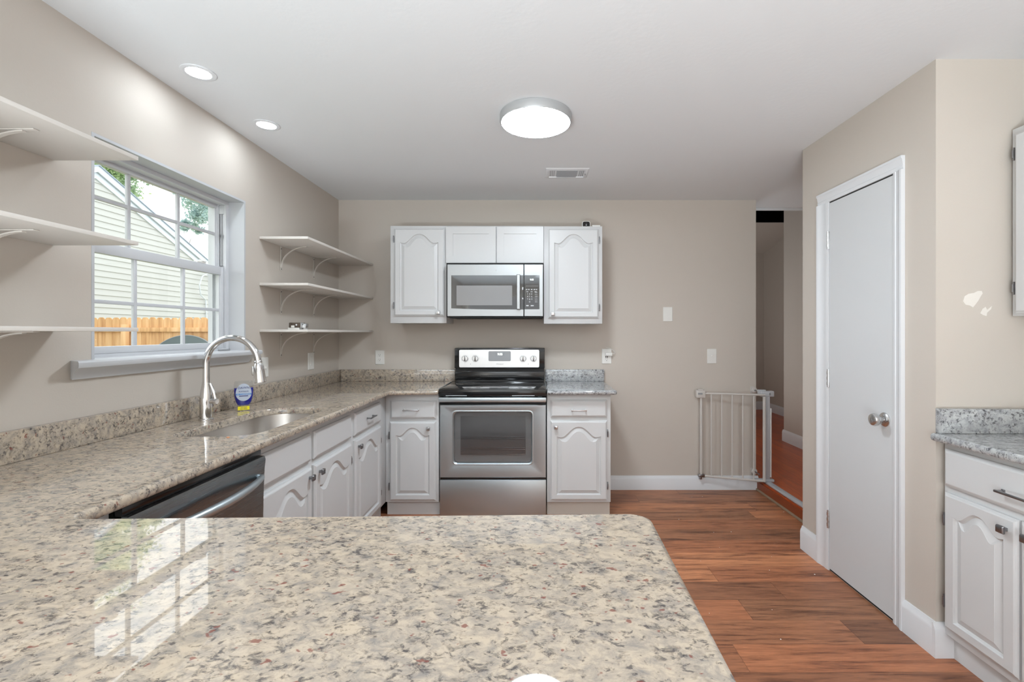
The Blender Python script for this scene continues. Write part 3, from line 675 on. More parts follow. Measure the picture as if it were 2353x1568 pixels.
for zb, w in ((1.886, 'top'), (1.606, 'middle'), (1.3255, 'bottom')):
    shelf(2.774, YB-0.002, zb, {'top': 'top shelf of the three in the corner right of the window', 'middle': 'middle empty shelf of the three in the corner right of the window', 'bottom': 'bottom shelf in the corner right of the window, holding an electrical outlet'}[w], 'pale shelves in the corner', (3.006, 3.448))
for zb, w in ((1.915, 'top'), (1.622, 'middle'), (1.3255, 'bottom')):
    shelf(0.47, 1.591, zb, '%s shelf of the three at the left edge before the window' % w, 'pale shelves at the left edge', (0.72, 1.345), 0.013)

# loose outlet on the bottom shelf
zs = 1.3405
ol = thing('loose_outlet', 'loose electrical outlet lying on the bottom corner shelf', 'electrical outlet', (-1.49, 2.90, zs))
X0 = PX(665, 2.9); fo = F_back(2.9)
P('housing', MB().box(X0+0.004, X0+0.078, 2.885, 2.925, zs+0.012, zs+0.044, None, 0.004).box(X0+0.012, X0+0.02, 2.882, 2.886, zs+0.012, zs+0.044), M_brown, ol)
P('face', MB().box(X0, X0+0.072, 2.880, 2.93, zs, zs+0.012, None, 0.002).box(X0+0.022, X0+0.042, 2.876, 2.884, zs+0.012, zs+0.026, None, 0.002), M_plastic, ol)
P('yoke', MB().box(X0+0.080, X0+0.084, 2.88, 2.93, zs, zs+0.044, None, 0.001).box(X0+0.084, X0+0.108, 2.885, 2.925, zs, zs+0.038, None, 0.004), M_nickel, ol)
P('terminal_screw', MB().lathe([(0.0055, 0), (0.005, 0.003)], (X0+0.053, 2.885, zs+0.03), (0, -1, 0), 12), M_nickel, ol)
P('terminal_slot', MB().box(X0+0.090, X0+0.094, 2.8835, 2.8855, zs+0.003, zs+0.010).box(X0+0.090, X0+0.094, 2.8835, 2.8855, zs+0.028, zs+0.034), M_blackm, ol)

# ------------------------------------------------------------------ wall plates
def wplate(f, u, v, label, kind, w=0.076, h=0.120, cat='outlet', nm='wall_plate'):
    t = thing(nm, label, cat, f(u, v, 0))
    P('cover', plate(MB(), u-w/2, u+w/2, v-h/2, v+h/2, 0.0002, 0.006, 0.004, 0.003, f), M_plastic, t)
    if kind == 'duplex':
        for s in (-1, 1):
            P('receptacle', plate(MB(), u-0.017, u+0.017, v+s*0.0195-0.014, v+s*0.0195+0.014, 0.005, 0.0075, 0.010, 0.001, f), M_plastic, t)
            sl = MB().box(u-0.008, u-0.006, v+s*0.0195-0.001, v+s*0.0195+0.008, 0.0072, 0.0078, f).box(u+0.006, u+0.008, v+s*0.0195-0.001, v+s*0.0195+0.007, 0.0072, 0.0078, f)
            sl.lathe([(0.0025, 0), (0.0025, 0.0005)], f(u, v+s*0.0195-0.007, 0.0074), (Vector(f(0, 0, 1))-Vector(f(0, 0, 0))), 10); P('slot', sl, M_blackm, t)
    if kind == 'switch':
        P('toggle', MB().box(u-0.005, u+0.005, v-0.004, v+0.010, 0.005, 0.014, f, 0.002), M_plastic, t)
    if kind == 'rocker':
        P('rocker', plate(MB(), u-0.016, u+0.016, v-0.033, v+0.033, 0.005, 0.008, 0.002, 0.001, f), M_plastic, t)
    if kind == 'double':
        for s in (-1, 1): P('toggle', MB().box(u+s*0.023-0.005, u+s*0.023+0.005, v-0.010, v+0.004, 0.005, 0.014, f, 0.002), M_plastic, t)
    return t
fbk, flf = F_back(YB), F_left(XL)
wplate(fbk, PX(873, YB), PZ(821.5, YB), 'white duplex outlet on the back wall between the shelves and the range', 'duplex')
wplate(flf, 3.406, 1.111, 'white rocker switch plate below the corner shelves', 'rocker', 0.085, 0.125, 'switch')
wplate(flf, 2.803, 1.109, 'white double switch plate behind the faucet spout', 'double', 0.115, 0.122, 'switch')
wplate(fbk, PX(1534.5, YB), PZ(722.5, YB), 'blank white plate higher up on the back wall', 'blank', 0.079, 0.121, 'wall plate')
wplate(fbk, PX(1635.5, YB), PZ(819, YB), 'white light switch on the back wall above the gate', 'switch', 0.078, 0.124, 'switch')
u, v = PX(1394, YB), PZ(819.2, YB)
t = wplate(fbk, u, v, 'white outlet above the short grey counter with a charger plugged in', 'x', 0.081, 0.126)
P('slot', MB().box(u-0.011, u-0.005, v-0.012, v+0.002, 0.0055, 0.0064, fbk).box(u+0.003, u+0.009, v-0.012, v+0.002, 0.0055, 0.0064, fbk).box(u-0.009, u-0.007, v-0.026, v-0.018, 0.0055, 0.0064, fbk).box(u+0.005, u+0.007, v-0.026, v-0.018, 0.0055, 0.0064, fbk).lathe([(0.0028, 0), (0.0028, 0.0006)], fbk(u-0.001, v-0.036, 0.0058), (0, -1, 0), 10), M_blackm, t)
ch = thing('charger', 'small white charger plugged into the outlet right of the range', 'charger', fbk(u+0.014, v+0.015, 0.006))
P('plug_body', MB().box(u-0.012, u+0.042, v+0.004, v+0.032, 0.0075, 0.034, fbk, 0.003), M_plastic, ch)
P('cable', MB().tube([fbk(u+0.040, v+0.022, 0.022), fbk(u+0.060, v+0.024, 0.022), fbk(u+0.066, v+0.034, 0.018), fbk(u+0.050, v+0.052, 0.010), fbk(u+0.024, v+0.068, 0.006), fbk(u-0.004, v+0.072, 0.005)], 0.0022, 8), M_plastic, ch)

# ------------------------------------------------------------------ range
Y0 = 3.300; fR = F_back(Y0); x0, x1 = PX(1010, Y0), PX(1255.5, Y0)
rg = thing('range', 'freestanding stainless electric range with black glass cooktop', 'stove', ((x0+x1)/2, 3.58, 0))
P('body', MB().box(x0+0.001, x1-0.001, Y0+0.04, YB-0.03, 0.02, 0.905, None, 0.002), M_steel_d, rg)
P('foot', MB().box(x0+0.03, x1-0.03, Y0+0.06, YB-0.06, 0.0, 0.02), M_blackm, rg)
zb = lambda y: PZ(y, Y0)
# cooktop
ctp = P('cooktop', MB().box(x0-0.002, x1+0.001, Y0-0.030, 3.78, 0.868, 0.920, None, 0.006), M_black, rg)
P('cooktop_glass', MB().box(x0+0.018, x1-0.018, Y0+0.0, 3.755, 0.9195, 0.9225, None, 0.001), M_bglass, ctp)
ringm = mat('burner_print', rgb(62, 62, 64), 0.15)
for bx, by, br in ((-0.50, 3.42, 0.11), (-0.50, 3.64, 0.075), (-0.12, 3.42, 0.085), (-0.12, 3.64, 0.11)):
    P('burner_ring', MB().lathe([(br, 0), (br, 0.0003), (br-0.004, 0.0003), (br-0.004, 0)], (bx, by, 0.9225), (0, 0, 1), 40, cap0=False, cap1=False), ringm, ctp)
P('side_trim', MB().box(x0-0.003, x0+0.003, Y0-0.02, 3.76, 0.9195, 0.9225), M_steel, ctp)
P('side_trim', MB().box(x1-0.003, x1+0.002, Y0-0.02, 3.76, 0.9195, 0.9225), M_steel, ctp)
# front rail with vent slots
for a, c in ((0.05, 0.20), (0.52, 0.68)): P('vent_slot', MB().box(x0+a, x0+c, 0.872, 0.877, 0.0295, 0.0308, fR), M_steel, rg)
# console
Yc = 3.775; fC = F_back(Yc); c0, c1 = PX(1044.3, Yc), PX(1251.7, Yc); zc = lambda y: PZ(y, Yc)
con = P('console', MB().box(c0, c1, Yc, YB-0.01, zc(847), zc(800), None, 0.006), M_black, rg)
P('neck', MB().box(c0+0.004, c1-0.004, Yc+0.03, YB-0.02, 0.92, zc(847)+0.001).box(c0+0.002, c1-0.002, Yc+0.006, Yc+0.032, zc(873.8), zc(854), None, 0.006).box(c0+0.01, c1-0.01, Yc-0.008, Yc+0.03, 0.921, zc(876.5), None, 0.004), M_black, rg)
pan = P('control_panel', plate(MB(), PX(1055, Yc), PX(1239.3, Yc), zc(844.8), zc(804), 0.0, 0.003, 0.012, 0.001, fC), steel('console_steel', (0.80, 0.80, 0.80, 1), 0.38), con)
dsp = P('display', plate(MB(), PX(1123.3, Yc), PX(1172.9, Yc), zc(829.6), zc(808), 0.002, 0.0042, 0.008, 0.001, fC), mat('grey_display', rgb(160, 161, 163), 0.25), con)
P('display_rim', MB().loft([at_w(rrect(PX(1122.6, Yc), PX(1173.6, Yc), zc(830.2), zc(807.4), 0.009), 0.0025), at_w(rrect(PX(1122.6, Yc), PX(1173.6, Yc), zc(830.2), zc(807.4), 0.009), 0.0036), at_w(rrect(PX(1123.6, Yc), PX(1172.6, Yc), zc(829.3), zc(808.3), 0.008), 0.0036)], fC, False, False), M_grey, con)
P('clock_window', MB().box(PX(1138, Yc), PX(1159, Yc), zc(818), zc(811), 0.0040, 0.0045, fC), M_grey, con)
P('clock_digits', text_mb('9:35', 0.024, fC, PX(1149, Yc), zc(814.5), 0.0050, bold=0.0004), M_clock, con)
P('brand_mark', text_mb('Whirlpool', 0.014, fC, PX(1148, Yc), zc(837), 0.0036, shear=0.3), M_grey, con)
km = M_nickel
for i, xk in enumerate((1069, 1092.5, 1202, 1226)):
    c = fC(PX(xk, Yc), zc(824), 0.003)
    k = P('knob', MB().lathe([(0.0235, 0), (0.0235, 0.014), (0.0205, 0.018)], c, (0, -1, 0), 28).box(c[0]-0.006, c[0]+0.006, c[1]-0.026, c[1]-0.016, c[2]-0.021, c[2]+0.021, None, 0.002), km, con)
    P('pointer', MB().box(c[0]-0.0015, c[0]+0.0025, c[1]-0.0268, c[1]-0.0255, c[2]-0.020, c[2]+0.020), M_blackm, k)
    P('dial_ring', MB().lathe([(0.029, 0), (0.029, 0.0003), (0.0278, 0.0003), (0.0278, 0)], c, (0, -1, 0), 32, cap0=False, cap1=False), M_grey, con)
for xk in (1081.5, 1214): P('indicator', MB().lathe([(0.003, 0), (0.0025, 0.001)], fC(PX(xk, Yc), zc(837), 0.003), (0, -1, 0), 10), M_dknick, con)
# oven door with window opening
wz0, wz1, wx0, wx1 = zb(1068.8), zb(944), PX(1039, Y0), PX(1225, Y0)
dz0, dz1_ = zb(1098), zb(931)
dm = MB(); rr = lambda i, w: at_w(rrect(wx0+i, wx1-i, wz0+i, wz1-i, 0.028), w); ro = lambda i, w: at_w(rrect(x0+0.003+i, x1-0.003-i, dz0+i, dz1_-i, 0.003), w)
dm.loft([ro(0, -0.035), ro(0, -0.003), ro(0.003, 0.0), rr(0, 0.0), rr(0.003, -0.001), rr(0.010, -0.007), rr(0.012, -0.012), rr(0.014, -0.035)], fR, False, False)
od = P('oven_door', dm, M_steel, rg)
P('window_rim', MB().loft([rr(-0.001, -0.002), rr(-0.001, 0.0015), rr(0.004, 0.0025), rr(0.010, -0.005), rr(0.010, -0.008)], fR, False, False), M_steel, od)
P('window_glass', MB().loft([rr(0.011, -0.014), rr(0.011, -0.011)], fR), M_oven, od)
M_cav = mat('oven_cavity', rgb(165, 165, 166), 0.5)
cvm = MB().loft([rr(0.011, -0.030), rr(0.040, -0.031), [(p[0], p[1], -0.039) for p in rrect(wx0+0.06, wx1-0.06, wz0+0.05, wz1-0.035, 0.004)]], fR, True, True)
P('inner_window', MB().box(wx0+0.055, wx1-0.055, wz0+0.065, wz1-0.045, -0.030, -0.0285, fR, 0.0005), mat('dark_inner_glass', rgb(128, 128, 129), 0.3), od)
P('inner_panel', MB().loft([rr(0.008, -0.034), rr(0.008, -0.030)], fR), M_cav, od)
rk = MB()
for zz in (0.62, 0.42): 
    zq = wz0+(wz1-wz0)*zz-0.06
    for q in (0, 0.012): rk.tube([fR(wx0+0.06, zq+q, -0.026), fR(wx1-0.06, zq+q, -0.026)], 0.0012, 6)
rk.tube([fR(wx0+0.06, wz0+0.068, -0.026), fR(wx1-0.06, wz0+0.068, -0.026)], 0.0015, 6)
P('oven_rack', rk, M_nickel, od)
hz0, hz1 = PZ(925, Y0-0.045), PZ(914, Y0-0.045)
P('handle', MB().box(x0+0.002, x1-0.002, hz0, hz1, 0.028, 0.046, fR, 0.005).box(x0+0.03, x0+0.06, hz0+0.004, hz1-0.004, -0.005, 0.03, fR).box(x1-0.06, x1-0.03, hz0+0.004, hz1-0.004, -0.005, 0.03, fR), M_steel, od)
P('upper_trim', MB().box(x0+0.002, x1-0.002, dz1_+0.002, 0.868, -0.035, -0.004, fR), M_black, rg)
P('storage_drawer', MB().box(x0+0.002, x1-0.002, 0.008, zb(1103.6), -0.035, 0.0, fR, 0.003), M_steel, rg)
P('drawer_gap', MB().box(x0+0.004, x1-0.004, zb(1103.6), dz0, -0.035, -0.012, fR), M_black, rg)

# ------------------------------------------------------------------ microwave
Ym = 3.50; fM = F_back(Ym); Xm = lambda x: PX(x, Ym); Zm = lambda y: PZ(y, Ym)
mw = thing('microwave', 'stainless over the range microwave between the white wall cabinets', 'microwave', ((Xm(1027)+Xm(1248.4))/2, 3.70, Zm(731)))
P('body', MB().box(PX(1029, YU)+0.002, PX(1248, YU)-0.002, Ym+0.025, YB-0.004, Zm(729), 1.855, None, 0.003), M_blackm, mw)
P('vent_base', MB().box(Xm(1034), Xm(1246), Ym+0.012, YB-0.06, Zm(731), Zm(728.5)), M_blackm, mw)
mwd = P('door', plate(MB(), Xm(1027.5), Xm(1203.4), Zm(727.5), Zm(607.5), -0.026, 0.0, 0.004, 0.003, fM), M_steel_m, mw)
P('control_frame', plate(MB(), Xm(1204.6), Xm(1248.2), Zm(727.5), Zm(607.5), -0.026, 0.0, 0.004, 0.003, fM), M_steel_m, mw)
bw = [(Xm(1037), Zm(633)), (Xm(1203.2), Zm(633))]
bot = [(Xm(1203.2)-(Xm(1203.2)-Xm(1037))*k/14, Zm(711.5-2.6*((k-4)/10)**2 if k > 4 else 711.5)) for k in range(15)]
pol = [(Xm(1037), Zm(633)), (Xm(1203.2), Zm(633))]+bot
P('door_glass', MB().loft([at_w(pol, -0.001), at_w(pol, 0.0015)], fM), M_bglass, mwd)
P('window_screen', plate(MB(), Xm(1049), Xm(1177), Zm(702), Zm(656.5), 0.001, 0.0022, 0.003, 0.0005, fM), M_mwin, mwd)
P('handle', plate(MB(), Xm(1187.2), Xm(1195.8), Zm(712), Zm(632), 0.018, 0.032, 0.004, 0.004, fM).box(Xm(1188.5), Xm(1194.5), Zm(709), Zm(703), 0, 0.02, fM).box(Xm(1188.5), Xm(1194.5), Zm(641), Zm(635), 0, 0.02, fM), M_steel_m, mwd)
P('logo_badge', MB().lathe([(0.0085, 0), (0.0085, 0.001), (0.007, 0.0012)], fM(Xm(1139), Zm(620.5), 0.0), (0, -1, 0), 24), M_lgrey, mwd)
P('energy_tab', MB().box(Xm(1199.8), Xm(1202.6), Zm(666.5), Zm(660), 0.0015, 0.0025, fM).box(Xm(1199.8), Xm(1202.6), Zm(688), Zm(684.5), 0.0015, 0.0025, fM), M_lgrey, mwd)
kp = P('keypad', plate(MB(), Xm(1204.8), Xm(1239.6), Zm(711), Zm(632.8), -0.001, 0.0015, 0.004, 0.0005, fM), M_bglass, mw)
P('clock_digits', text_mb('9:35', 0.017, fM, Xm(1222), Zm(643), 0.0018, bold=0.0002), M_clock, kp)
kt = MB()
for r_, row in enumerate(('1 2 3', '4 5 6', '7 8 9', '  0  ')):
    text_mb(row, 0.0155, fM, Xm(1217), Zm(676+r_*6), 0.0018, mb=kt, sx=1.35)
for i in range(6): kt.box(Xm(1229), Xm(1235), Zm(672.6+i*4.4), Zm(671.8+i*4.4), 0.0016, 0.002, fM)
for uu in (1208, 1213.5, 1220, 1226, 1231): kt.box(Xm(uu), Xm(uu+3.6), Zm(666.6), Zm(664.6), 0.0016, 0.002, fM)
for uu in (1209, 1219, 1228): kt.box(Xm(uu), Xm(uu+5), Zm(671.4), Zm(670.2), 0.0016, 0.002, fM)
kt.box(Xm(1209), Xm(1215), Zm(704), Zm(701.5), 0.0016, 0.002, fM).box(Xm(1219.5), Xm(1226.5), Zm(704), Zm(701.5), 0.0016, 0.002, fM)
kt.box(Xm(1208), Xm(1237), Zm(657.6), Zm(657.3), 0.0016, 0.002, fM)
P('key_print', kt, M_lgrey, kp)

# ------------------------------------------------------------------ small camera on the cabinet
zt = PZ(520.3, YU); sc = thing('security_camera', 'small black security camera with a white rim on top of the right wall cabinet', 'camera', (PX(1347, 3.63), 3.63, zt))
fS = F_back(3.63); cx = PX(1347, 3.63)
P('shell', plate(MB(), cx-0.033, cx+0.033, zt+0.001, zt+0.052, -0.03, 0.0, 0.016, 0.003, fS), M_plastic, sc)
P('face', plate(MB(), cx-0.028, cx+0.028, zt+0.003, zt+0.047, -0.001, 0.002, 0.013, 0.001, fS), M_black, sc)
P('lens', MB().lathe([(0.006, 0), (0.005, 0.002)], fS(cx, zt+0.020, 0.002), (0, -1, 0), 16).lathe([(0.002, 0), (0.0015, 0.001)], fS(cx, zt+0.034, 0.002), (0, -1, 0), 10), M_grey, sc)
single('adapter', MB().box(PX(1360, 3.63), PX(1378, 3.63), 3.60, 3.66, zt+0.0005, zt+0.014, None, 0.003), M_plastic, 'flat white adapter lying beside the camera on top of the cabinet', 'adapter', loc=(PX(1369, 3.63), 3.63, zt))

# ------------------------------------------------------------------ dishwasher
fD = F_left(XF+0.02)
dw = thing('dishwasher', 'dark stainless dishwasher with a curved bar handle under the beige counter', 'dishwasher', (-1.35, 1.475, 0))
P('body', MB().box(XL+0.08, XF, 1.178, 1.774, 0.10, 0.866).box(XL+0.08, XF-0.06, 1.18, 1.772, 0.0, 0.10), M_blackm, dw)
P('control_strip', MB().box(1.178, 1.774, 0.850, 0.872, -0.02, 0.004, fD, 0.002), M_black, dw)
rgd = []
dp = [(0.12, 0.0), (0.12, 0.010), (0.60, 0.012), (0.70, 0.014), (0.80, 0.018), (0.835, 0.022), (0.848, 0.018), (0.850, 0.0)]
P('door', MB().loft([[(yy, z, w) for z, w in dp] for yy in (1.180, 1.773)], fD), M_steel_d, dw)
hp = []
for k in range(17):
    t_ = k/16; hp.append(fD(1.215+0.525*t_, 0.775, 0.026+0.044*math.sin(PI*t_)**0.8))
P('handle', MB().tube(hp, [0.011+0.003*math.sin(PI*k/16) for k in range(17)], 14).tube([fD(1.215, 0.775, 0.014), fD(1.215, 0.775, 0.030)], 0.011, 12).tube([fD(1.74, 0.775, 0.014), fD(1.74, 0.775, 0.030)], 0.011, 12), M_steel, dw)
P('toe_panel', MB().box(1.18, 1.773, 0.0, 0.10, -0.075, -0.065, fD), M_black, dw)

# ------------------------------------------------------------------ ceiling fixtures
lx, ly = 0.0, 2.372
cl = thing('ceiling_light', 'large round flush ceiling light with a grey rim', 'ceiling light', (lx, ly, ZC))
P('rim', MB().lathe([(0.180, 0), (0.184, -0.003), (0.184, -0.038), (0.181, -0.043), (0.176, -0.043), (0.175, -0.040)], (lx, ly, ZC-0.0005), (0, 0, 1), 64, cap0=True, cap1=False), mat('grey_rim', rgb(176, 177, 178), 0.4, metal=0.3), cl)
P('diffuser', MB().lathe([(0.1755, -0.036), (0.1755, -0.042), (0.168, -0.0445), (0.08, -0.0450)], (lx, ly, ZC-0.0005), (0, 0, 1), 64), M_emit, cl)
for i, (yy, lab_) in enumerate(((1.981, 'recessed spotlight in the ceiling nearest the left edge'), (2.481, 'smaller looking recessed spotlight in the ceiling above the far side of the window'))):
    if lab_ is None: lab_ = 'recessed spotlight above the left counter outside the picture'
    r = thing('recessed_light', lab_, 'ceiling light', (-1.448, yy, ZC), group=None)
    P('trim_ring', MB().lathe([(0.066, 0), (0.066, -0.003), (0.060, -0.005), (0.047, -0.004), (0.046, -0.0005)], (-1.448, yy, ZC-0.0005), (0, 0, 1), 40, cap1=False), M_trim, r)
    P('lamp_disc', MB().lathe([(0.0465, -0.0005), (0.0465, -0.003), (0.044, -0.0035)], (-1.448, yy, ZC-0.0005), (0, 0, 1), 40), M_emit2, r)
r = thing('ceiling_light', 'added round ceiling light over the unseen room behind the viewer', 'ceiling light', (0.2, -1.6, ZC))  # added unseen lamp, evens out the light from the rear room
P('rim', MB().lathe([(0.22, 0), (0.225, -0.004), (0.225, -0.055), (0.21, -0.06)], (0.2, -1.6, ZC-0.0005), (0, 0, 1), 48), M_grey, r)
P('diffuser', MB().lathe([(0.21, -0.0605), (0.21, -0.066), (0.12, -0.07)], (0.2, -1.6, ZC-0.0005), (0, 0, 1), 48), M_emit3, r)
# supply vent
vx0, vx1, vy0, vy1 = 0.068, 0.366, 3.13, 3.32
cv = thing('ceiling_vent', 'white rectangular air vent in the ceiling in front of the range', 'vent', ((vx0+vx1)/2, (vy0+vy1)/2, ZC))
R4 = lambda i, z: [(vx0+i, vy0+i, z), (vx1-i, vy0+i, z), (vx1-i, vy1-i, z), (vx0+i, vy1-i, z)]
P('frame', MB().loft([R4(0, ZC-0.0005), R4(0, ZC-0.003), R4(0.010, ZC-0.008), R4(0.026, ZC-0.010), R4(0.028, ZC-0.004)], None, False, True), M_trim, cv)
lou = MB(); 
for i in range(13):
    y = vy0+0.032+i*0.0105; lou.add([(vx0+0.080, y, ZC-0.0045), (vx1-0.080, y, ZC-0.0045), (vx1-0.080, y+0.006, ZC-0.009), (vx0+0.080, y+0.006, ZC-0.009)], [(0, 1, 2, 3)])
P('louvre', lou, M_grey, cv, recalc=False)
P('damper_back', MB().box(vx0+0.078, vx1-0.078, vy0+0.030, vy1-0.030, ZC-0.0048, ZC-0.0042), mat('vent_grey', rgb(140, 141, 142), 0.6), cv)
sl = MB()
for i in range(3):
    for s in (-1, 1):
        xx = (vx0+0.036+i*0.012) if s < 0 else (vx1-0.036-i*0.012); sl.box(xx-0.0025, xx+0.0025, vy0+0.035, vy1-0.035, ZC-0.0052, ZC-0.0042)
P('side_slot', sl, M_grey, cv)
P('lever', MB().box(vx1-0.024, vx1-0.018, vy0+0.09, vy0+0.10, ZC-0.016, ZC-0.009, None, 0.001), M_dknick, cv)

# ------------------------------------------------------------------ safety gate
gt = thing('safety_gate', 'off white metal pressure gate swung open against the back wall by the step', 'gate', (1.88, 3.78, ZH))
# swinging panel: hinge end H, free end E
H0 = Vector((1.872, 3.765, 0.0)); E0 = Vector((PX(1611, 3.845), 3.845, 0.0)); Dv = (E0-H0); Lg = Dv.length; Du = Dv.normalized()
def gp(s, z): q = H0+Dv*s; return (q.x, q.y, z+0.022*s)
zb0, zt0 = 0.108, 0.800
pan = P('gate_panel', MB().tube([gp(0, zb0), gp(1, zb0)], 0.0095, 10).tube([gp(0, zt0+0.012), gp(1, zt0-0.006)], 0.008, 10).tube([gp(1, zb0), gp(1, zt0-0.012)], 0.011, 10).tube([gp(0.012, zb0), gp(0.012, zt0)], 0.012, 10), M_gate, gt)
for xb in (1633.6, 1656.6, 1679.4, 1702.4, 1726):
    s = (1750-xb)/(1750-1611.0); P('gate_bar', MB().tube([gp(s, zb0), gp(s, zt0)], 0.0055, 8), M_gate, pan)
q = gp(1, zt0)
P('gate_handle', MB().box(q[0]-0.045, q[0]+0.030, q[1]-0.022, q[1]+0.020, q[2]-0.042, q[2]+0.022, None, 0.006).box(q[0]-0.030, q[0]+0.010, q[1]-0.024, q[1]+0.0, q[2]+0.02, q[2]+0.030, None, 0.003), M_gate, pan)
P('handle_slot', MB().box(q[0]-0.034, q[0]+0.004, q[1]-0.0235, q[1]-0.021, q[2]-0.014, q[2]+0.000), M_grey, pan)
q = gp(1, zb0)
P('lower_latch', MB().box(q[0]-0.024, q[0]+0.028, q[1]-0.014, q[1]+0.012, q[2]-0.012, q[2]+0.014, None, 0.004).box(q[0]-0.016, q[0]+0.004, q[1]-0.010, q[1]+0.008, q[2]-0.030, q[2]-0.01, None, 0.003), M_dknick, pan)
# fixed U frame along the opening
gy = 3.80
P('frame_post', MB().box(1.884, 1.922, gy-0.018, gy+0.018, ZH+0.001, 0.838, None, 0.005), M_gateg, gt)
P('frame_post', MB().box(1.884, 1.922, 2.845, 2.880, ZH+0.001, 0.838, None, 0.005), M_gateg, gt)
P('post_cover', MB().box(1.924, 1.936, gy-0.016, gy+0.014, ZH+0.05, 0.70, None, 0.003), M_plastic, gt)
P('base_bar', MB().box(1.880, 1.926, 2.882, gy-0.02, ZH+0.001, ZH+0.018, None, 0.004), M_gateg, gt)
P('foot', MB().box(1.80, 1.955, gy-0.024, gy+0.022, ZH+0.012, ZH+0.034, None, 0.005), M_gateg, gt)
P('top_bracket', MB().box(1.85, 1.955, gy-0.022, gy+0.022, 0.795, 0.842, None, 0.006).box(1.84, 1.90, gy+0.0, gy+0.04, 0.80, 0.850, None, 0.006), M_gateg, gt)
P('bracket_button', MB().box(1.915, 1.921, gy-0.0245, gy-0.022, 0.808, 0.828), M_dknick, gt)
for zz in (0.838, 0.155):
    c = (1.838, YB-0.0005-(0.018 if zz < 0.1 else 0), zz)
    cp = P('pressure_cup', MB().lathe([(0.021, 0), (0.024, 0.006), (0.024, 0.014), (0.018, 0.020)], c, (0, -1, 0), 22), M_gate, gt)
    P('spindle', MB().tube([(c[0], YB-0.02, zz), (1.850, gy+0.01, zz-0.006)], 0.005, 8), M_dknick, cp)
    P('adhesive_plate', MB().box(c[0]-0.03, c[0]+0.0, YB-0.004, YB-0.0005, zz-0.03, zz+0.03, None, 0.001), M_gate, gt)

# crumbs on the floor
cr = MB()
for (xx, yy) in ((1590, 1143), (1614, 1142), (1560, 1194), (1653, 1259), (1610, 1290), (1773, 1280), (1768, 1311), (1630, 1410), (1680, 1223), (1794, 1470), (1872, 1321), (1801, 1177), (1774, 1402), (1640, 1224)):
    Y = CH*FPX/(yy-CY); a, c = PX(xx, Y), Y; s = random.uniform(0.0015, 0.0035)
    cr.lathe([(s, 0), (s*0.9, s*0.5), (s*0.3, s*0.8)], (a, c, 0.0002), (0, 0, 1), 6, start=random.random()*3)
single('floor_crumbs', cr, M_plastic, 'scattered tiny white crumbs on the red brown kitchen floor', 'debris', loc=(1.0, 2.6, 0), kind='stuff')
single('counter_crumb', MB().lathe([(0.006, 0), (0.005, 0.002), (0.002, 0.003)], (PX(528, 1.80)+0.0, 1.79, ZT+0.0003), (0, 0, 1), 8), mat('orange_crumb', rgb(205, 140, 95), 0.7), 'tiny orange crumb on the counter in front of the sink', 'crumb', loc=(PX(528, 1.79), 1.79, ZT))

# ------------------------------------------------------------------ outside
ZG = -0.22
struct('ground', MB().box(-40, XL-0.2, -20, 50, ZG-0.1, ZG), mat('lawn', rgb(140, 145, 110), 0.9, bump=1.0, bscale=25), 'lawn outside the window')
HX, EXP = -9.2, 0.130
M_sid = mat('pale_vinyl_siding', rgb(186, 187, 183), 0.6); M_rake = mat('pale_blue_white_trim', rgb(208, 216, 224), 0.5); M_roof = mat('grey_shingles', rgb(160, 172, 190), 0.9, bump=1, bscale=40)
hs = thing('neighbor_house', 'neighbouring house with pale lap siding and a gable seen through the window', 'house', (HX-3, 9.39, ZG))
yr, zr, sl_ = 9.60, 4.70, 0.461; hy0, hy1 = 6.04, 13.16
sd = MB(); z = ZG
while z < zr:
    z2 = min(z+EXP, zr)
    def ext(zz):
        d = (zr-zz)/sl_; return max(hy0, yr-d), min(hy1, yr+d)
    a0, a1 = ext(z); b0, b1 = ext(z2)
    sd.add([(HX+0.022, a0, z), (HX+0.022, a1, z), (HX+0.003, b1, z2), (HX+0.003, b0, z2), (HX-0.02, a0, z), (HX-0.02, a1, z)], [(0, 1, 2, 3), (0, 1, 5, 4)])
    z += EXP
P('siding', sd, M_sid, hs, smooth=False, recalc=False)
P('wall_core', MB().loft([[(xx, hy0, ZG), (xx, hy1, ZG), (xx, hy1, zr-(hy1-yr)*sl_), (xx, yr, zr), (xx, hy0, zr-(yr-hy0)*sl_)] for xx in (HX-0.03, HX-6)]), M_sid, hs)
def rake(xa, xb, dz0, dz1, m, nm):
    for s in (1, -1):
        e = yr+s*4.15; pts = []
        for yy, zz in ((yr, zr), (e, zr-4.15*sl_)): pts.append([(xa, yy, zz+dz0), (xb, yy, zz+dz0), (xb, yy, zz+dz1), (xa, yy, zz+dz1)])
        P(nm, MB().loft(pts), m, hs)
rake(HX+0.005, HX+0.045, -0.16, 0.0, M_rake, 'frieze_board')
rake(HX+0.07, HX+0.10, -0.03, 0.10, M_rake, 'rake_board')
rake(HX-6.0, HX+0.07, 0.001, 0.03, M_rake, 'soffit')
rake(HX-6.0, HX+0.13, 0.101, 0.118, M_roof, 'roof')
P('corner_trim', MB().box(HX-0.02, HX+0.04, hy1-0.06, hy1+0.03, ZG, zr-(hy1-yr)*sl_-0.1), M_rake, hs)
P('conduit', MB().tube([(HX+0.05, 13.0, 2.80), (HX+0.12, 12.75, 2.95), (HX+0.16, 12.5, 2.85), (HX+0.16, 12.4, 2.6), (HX+0.12, 12.5, 2.35), (HX+0.05, 12.8, 2.22), (HX+0.05, 12.85, 1.2)], 0.015, 8), M_rake, hs)
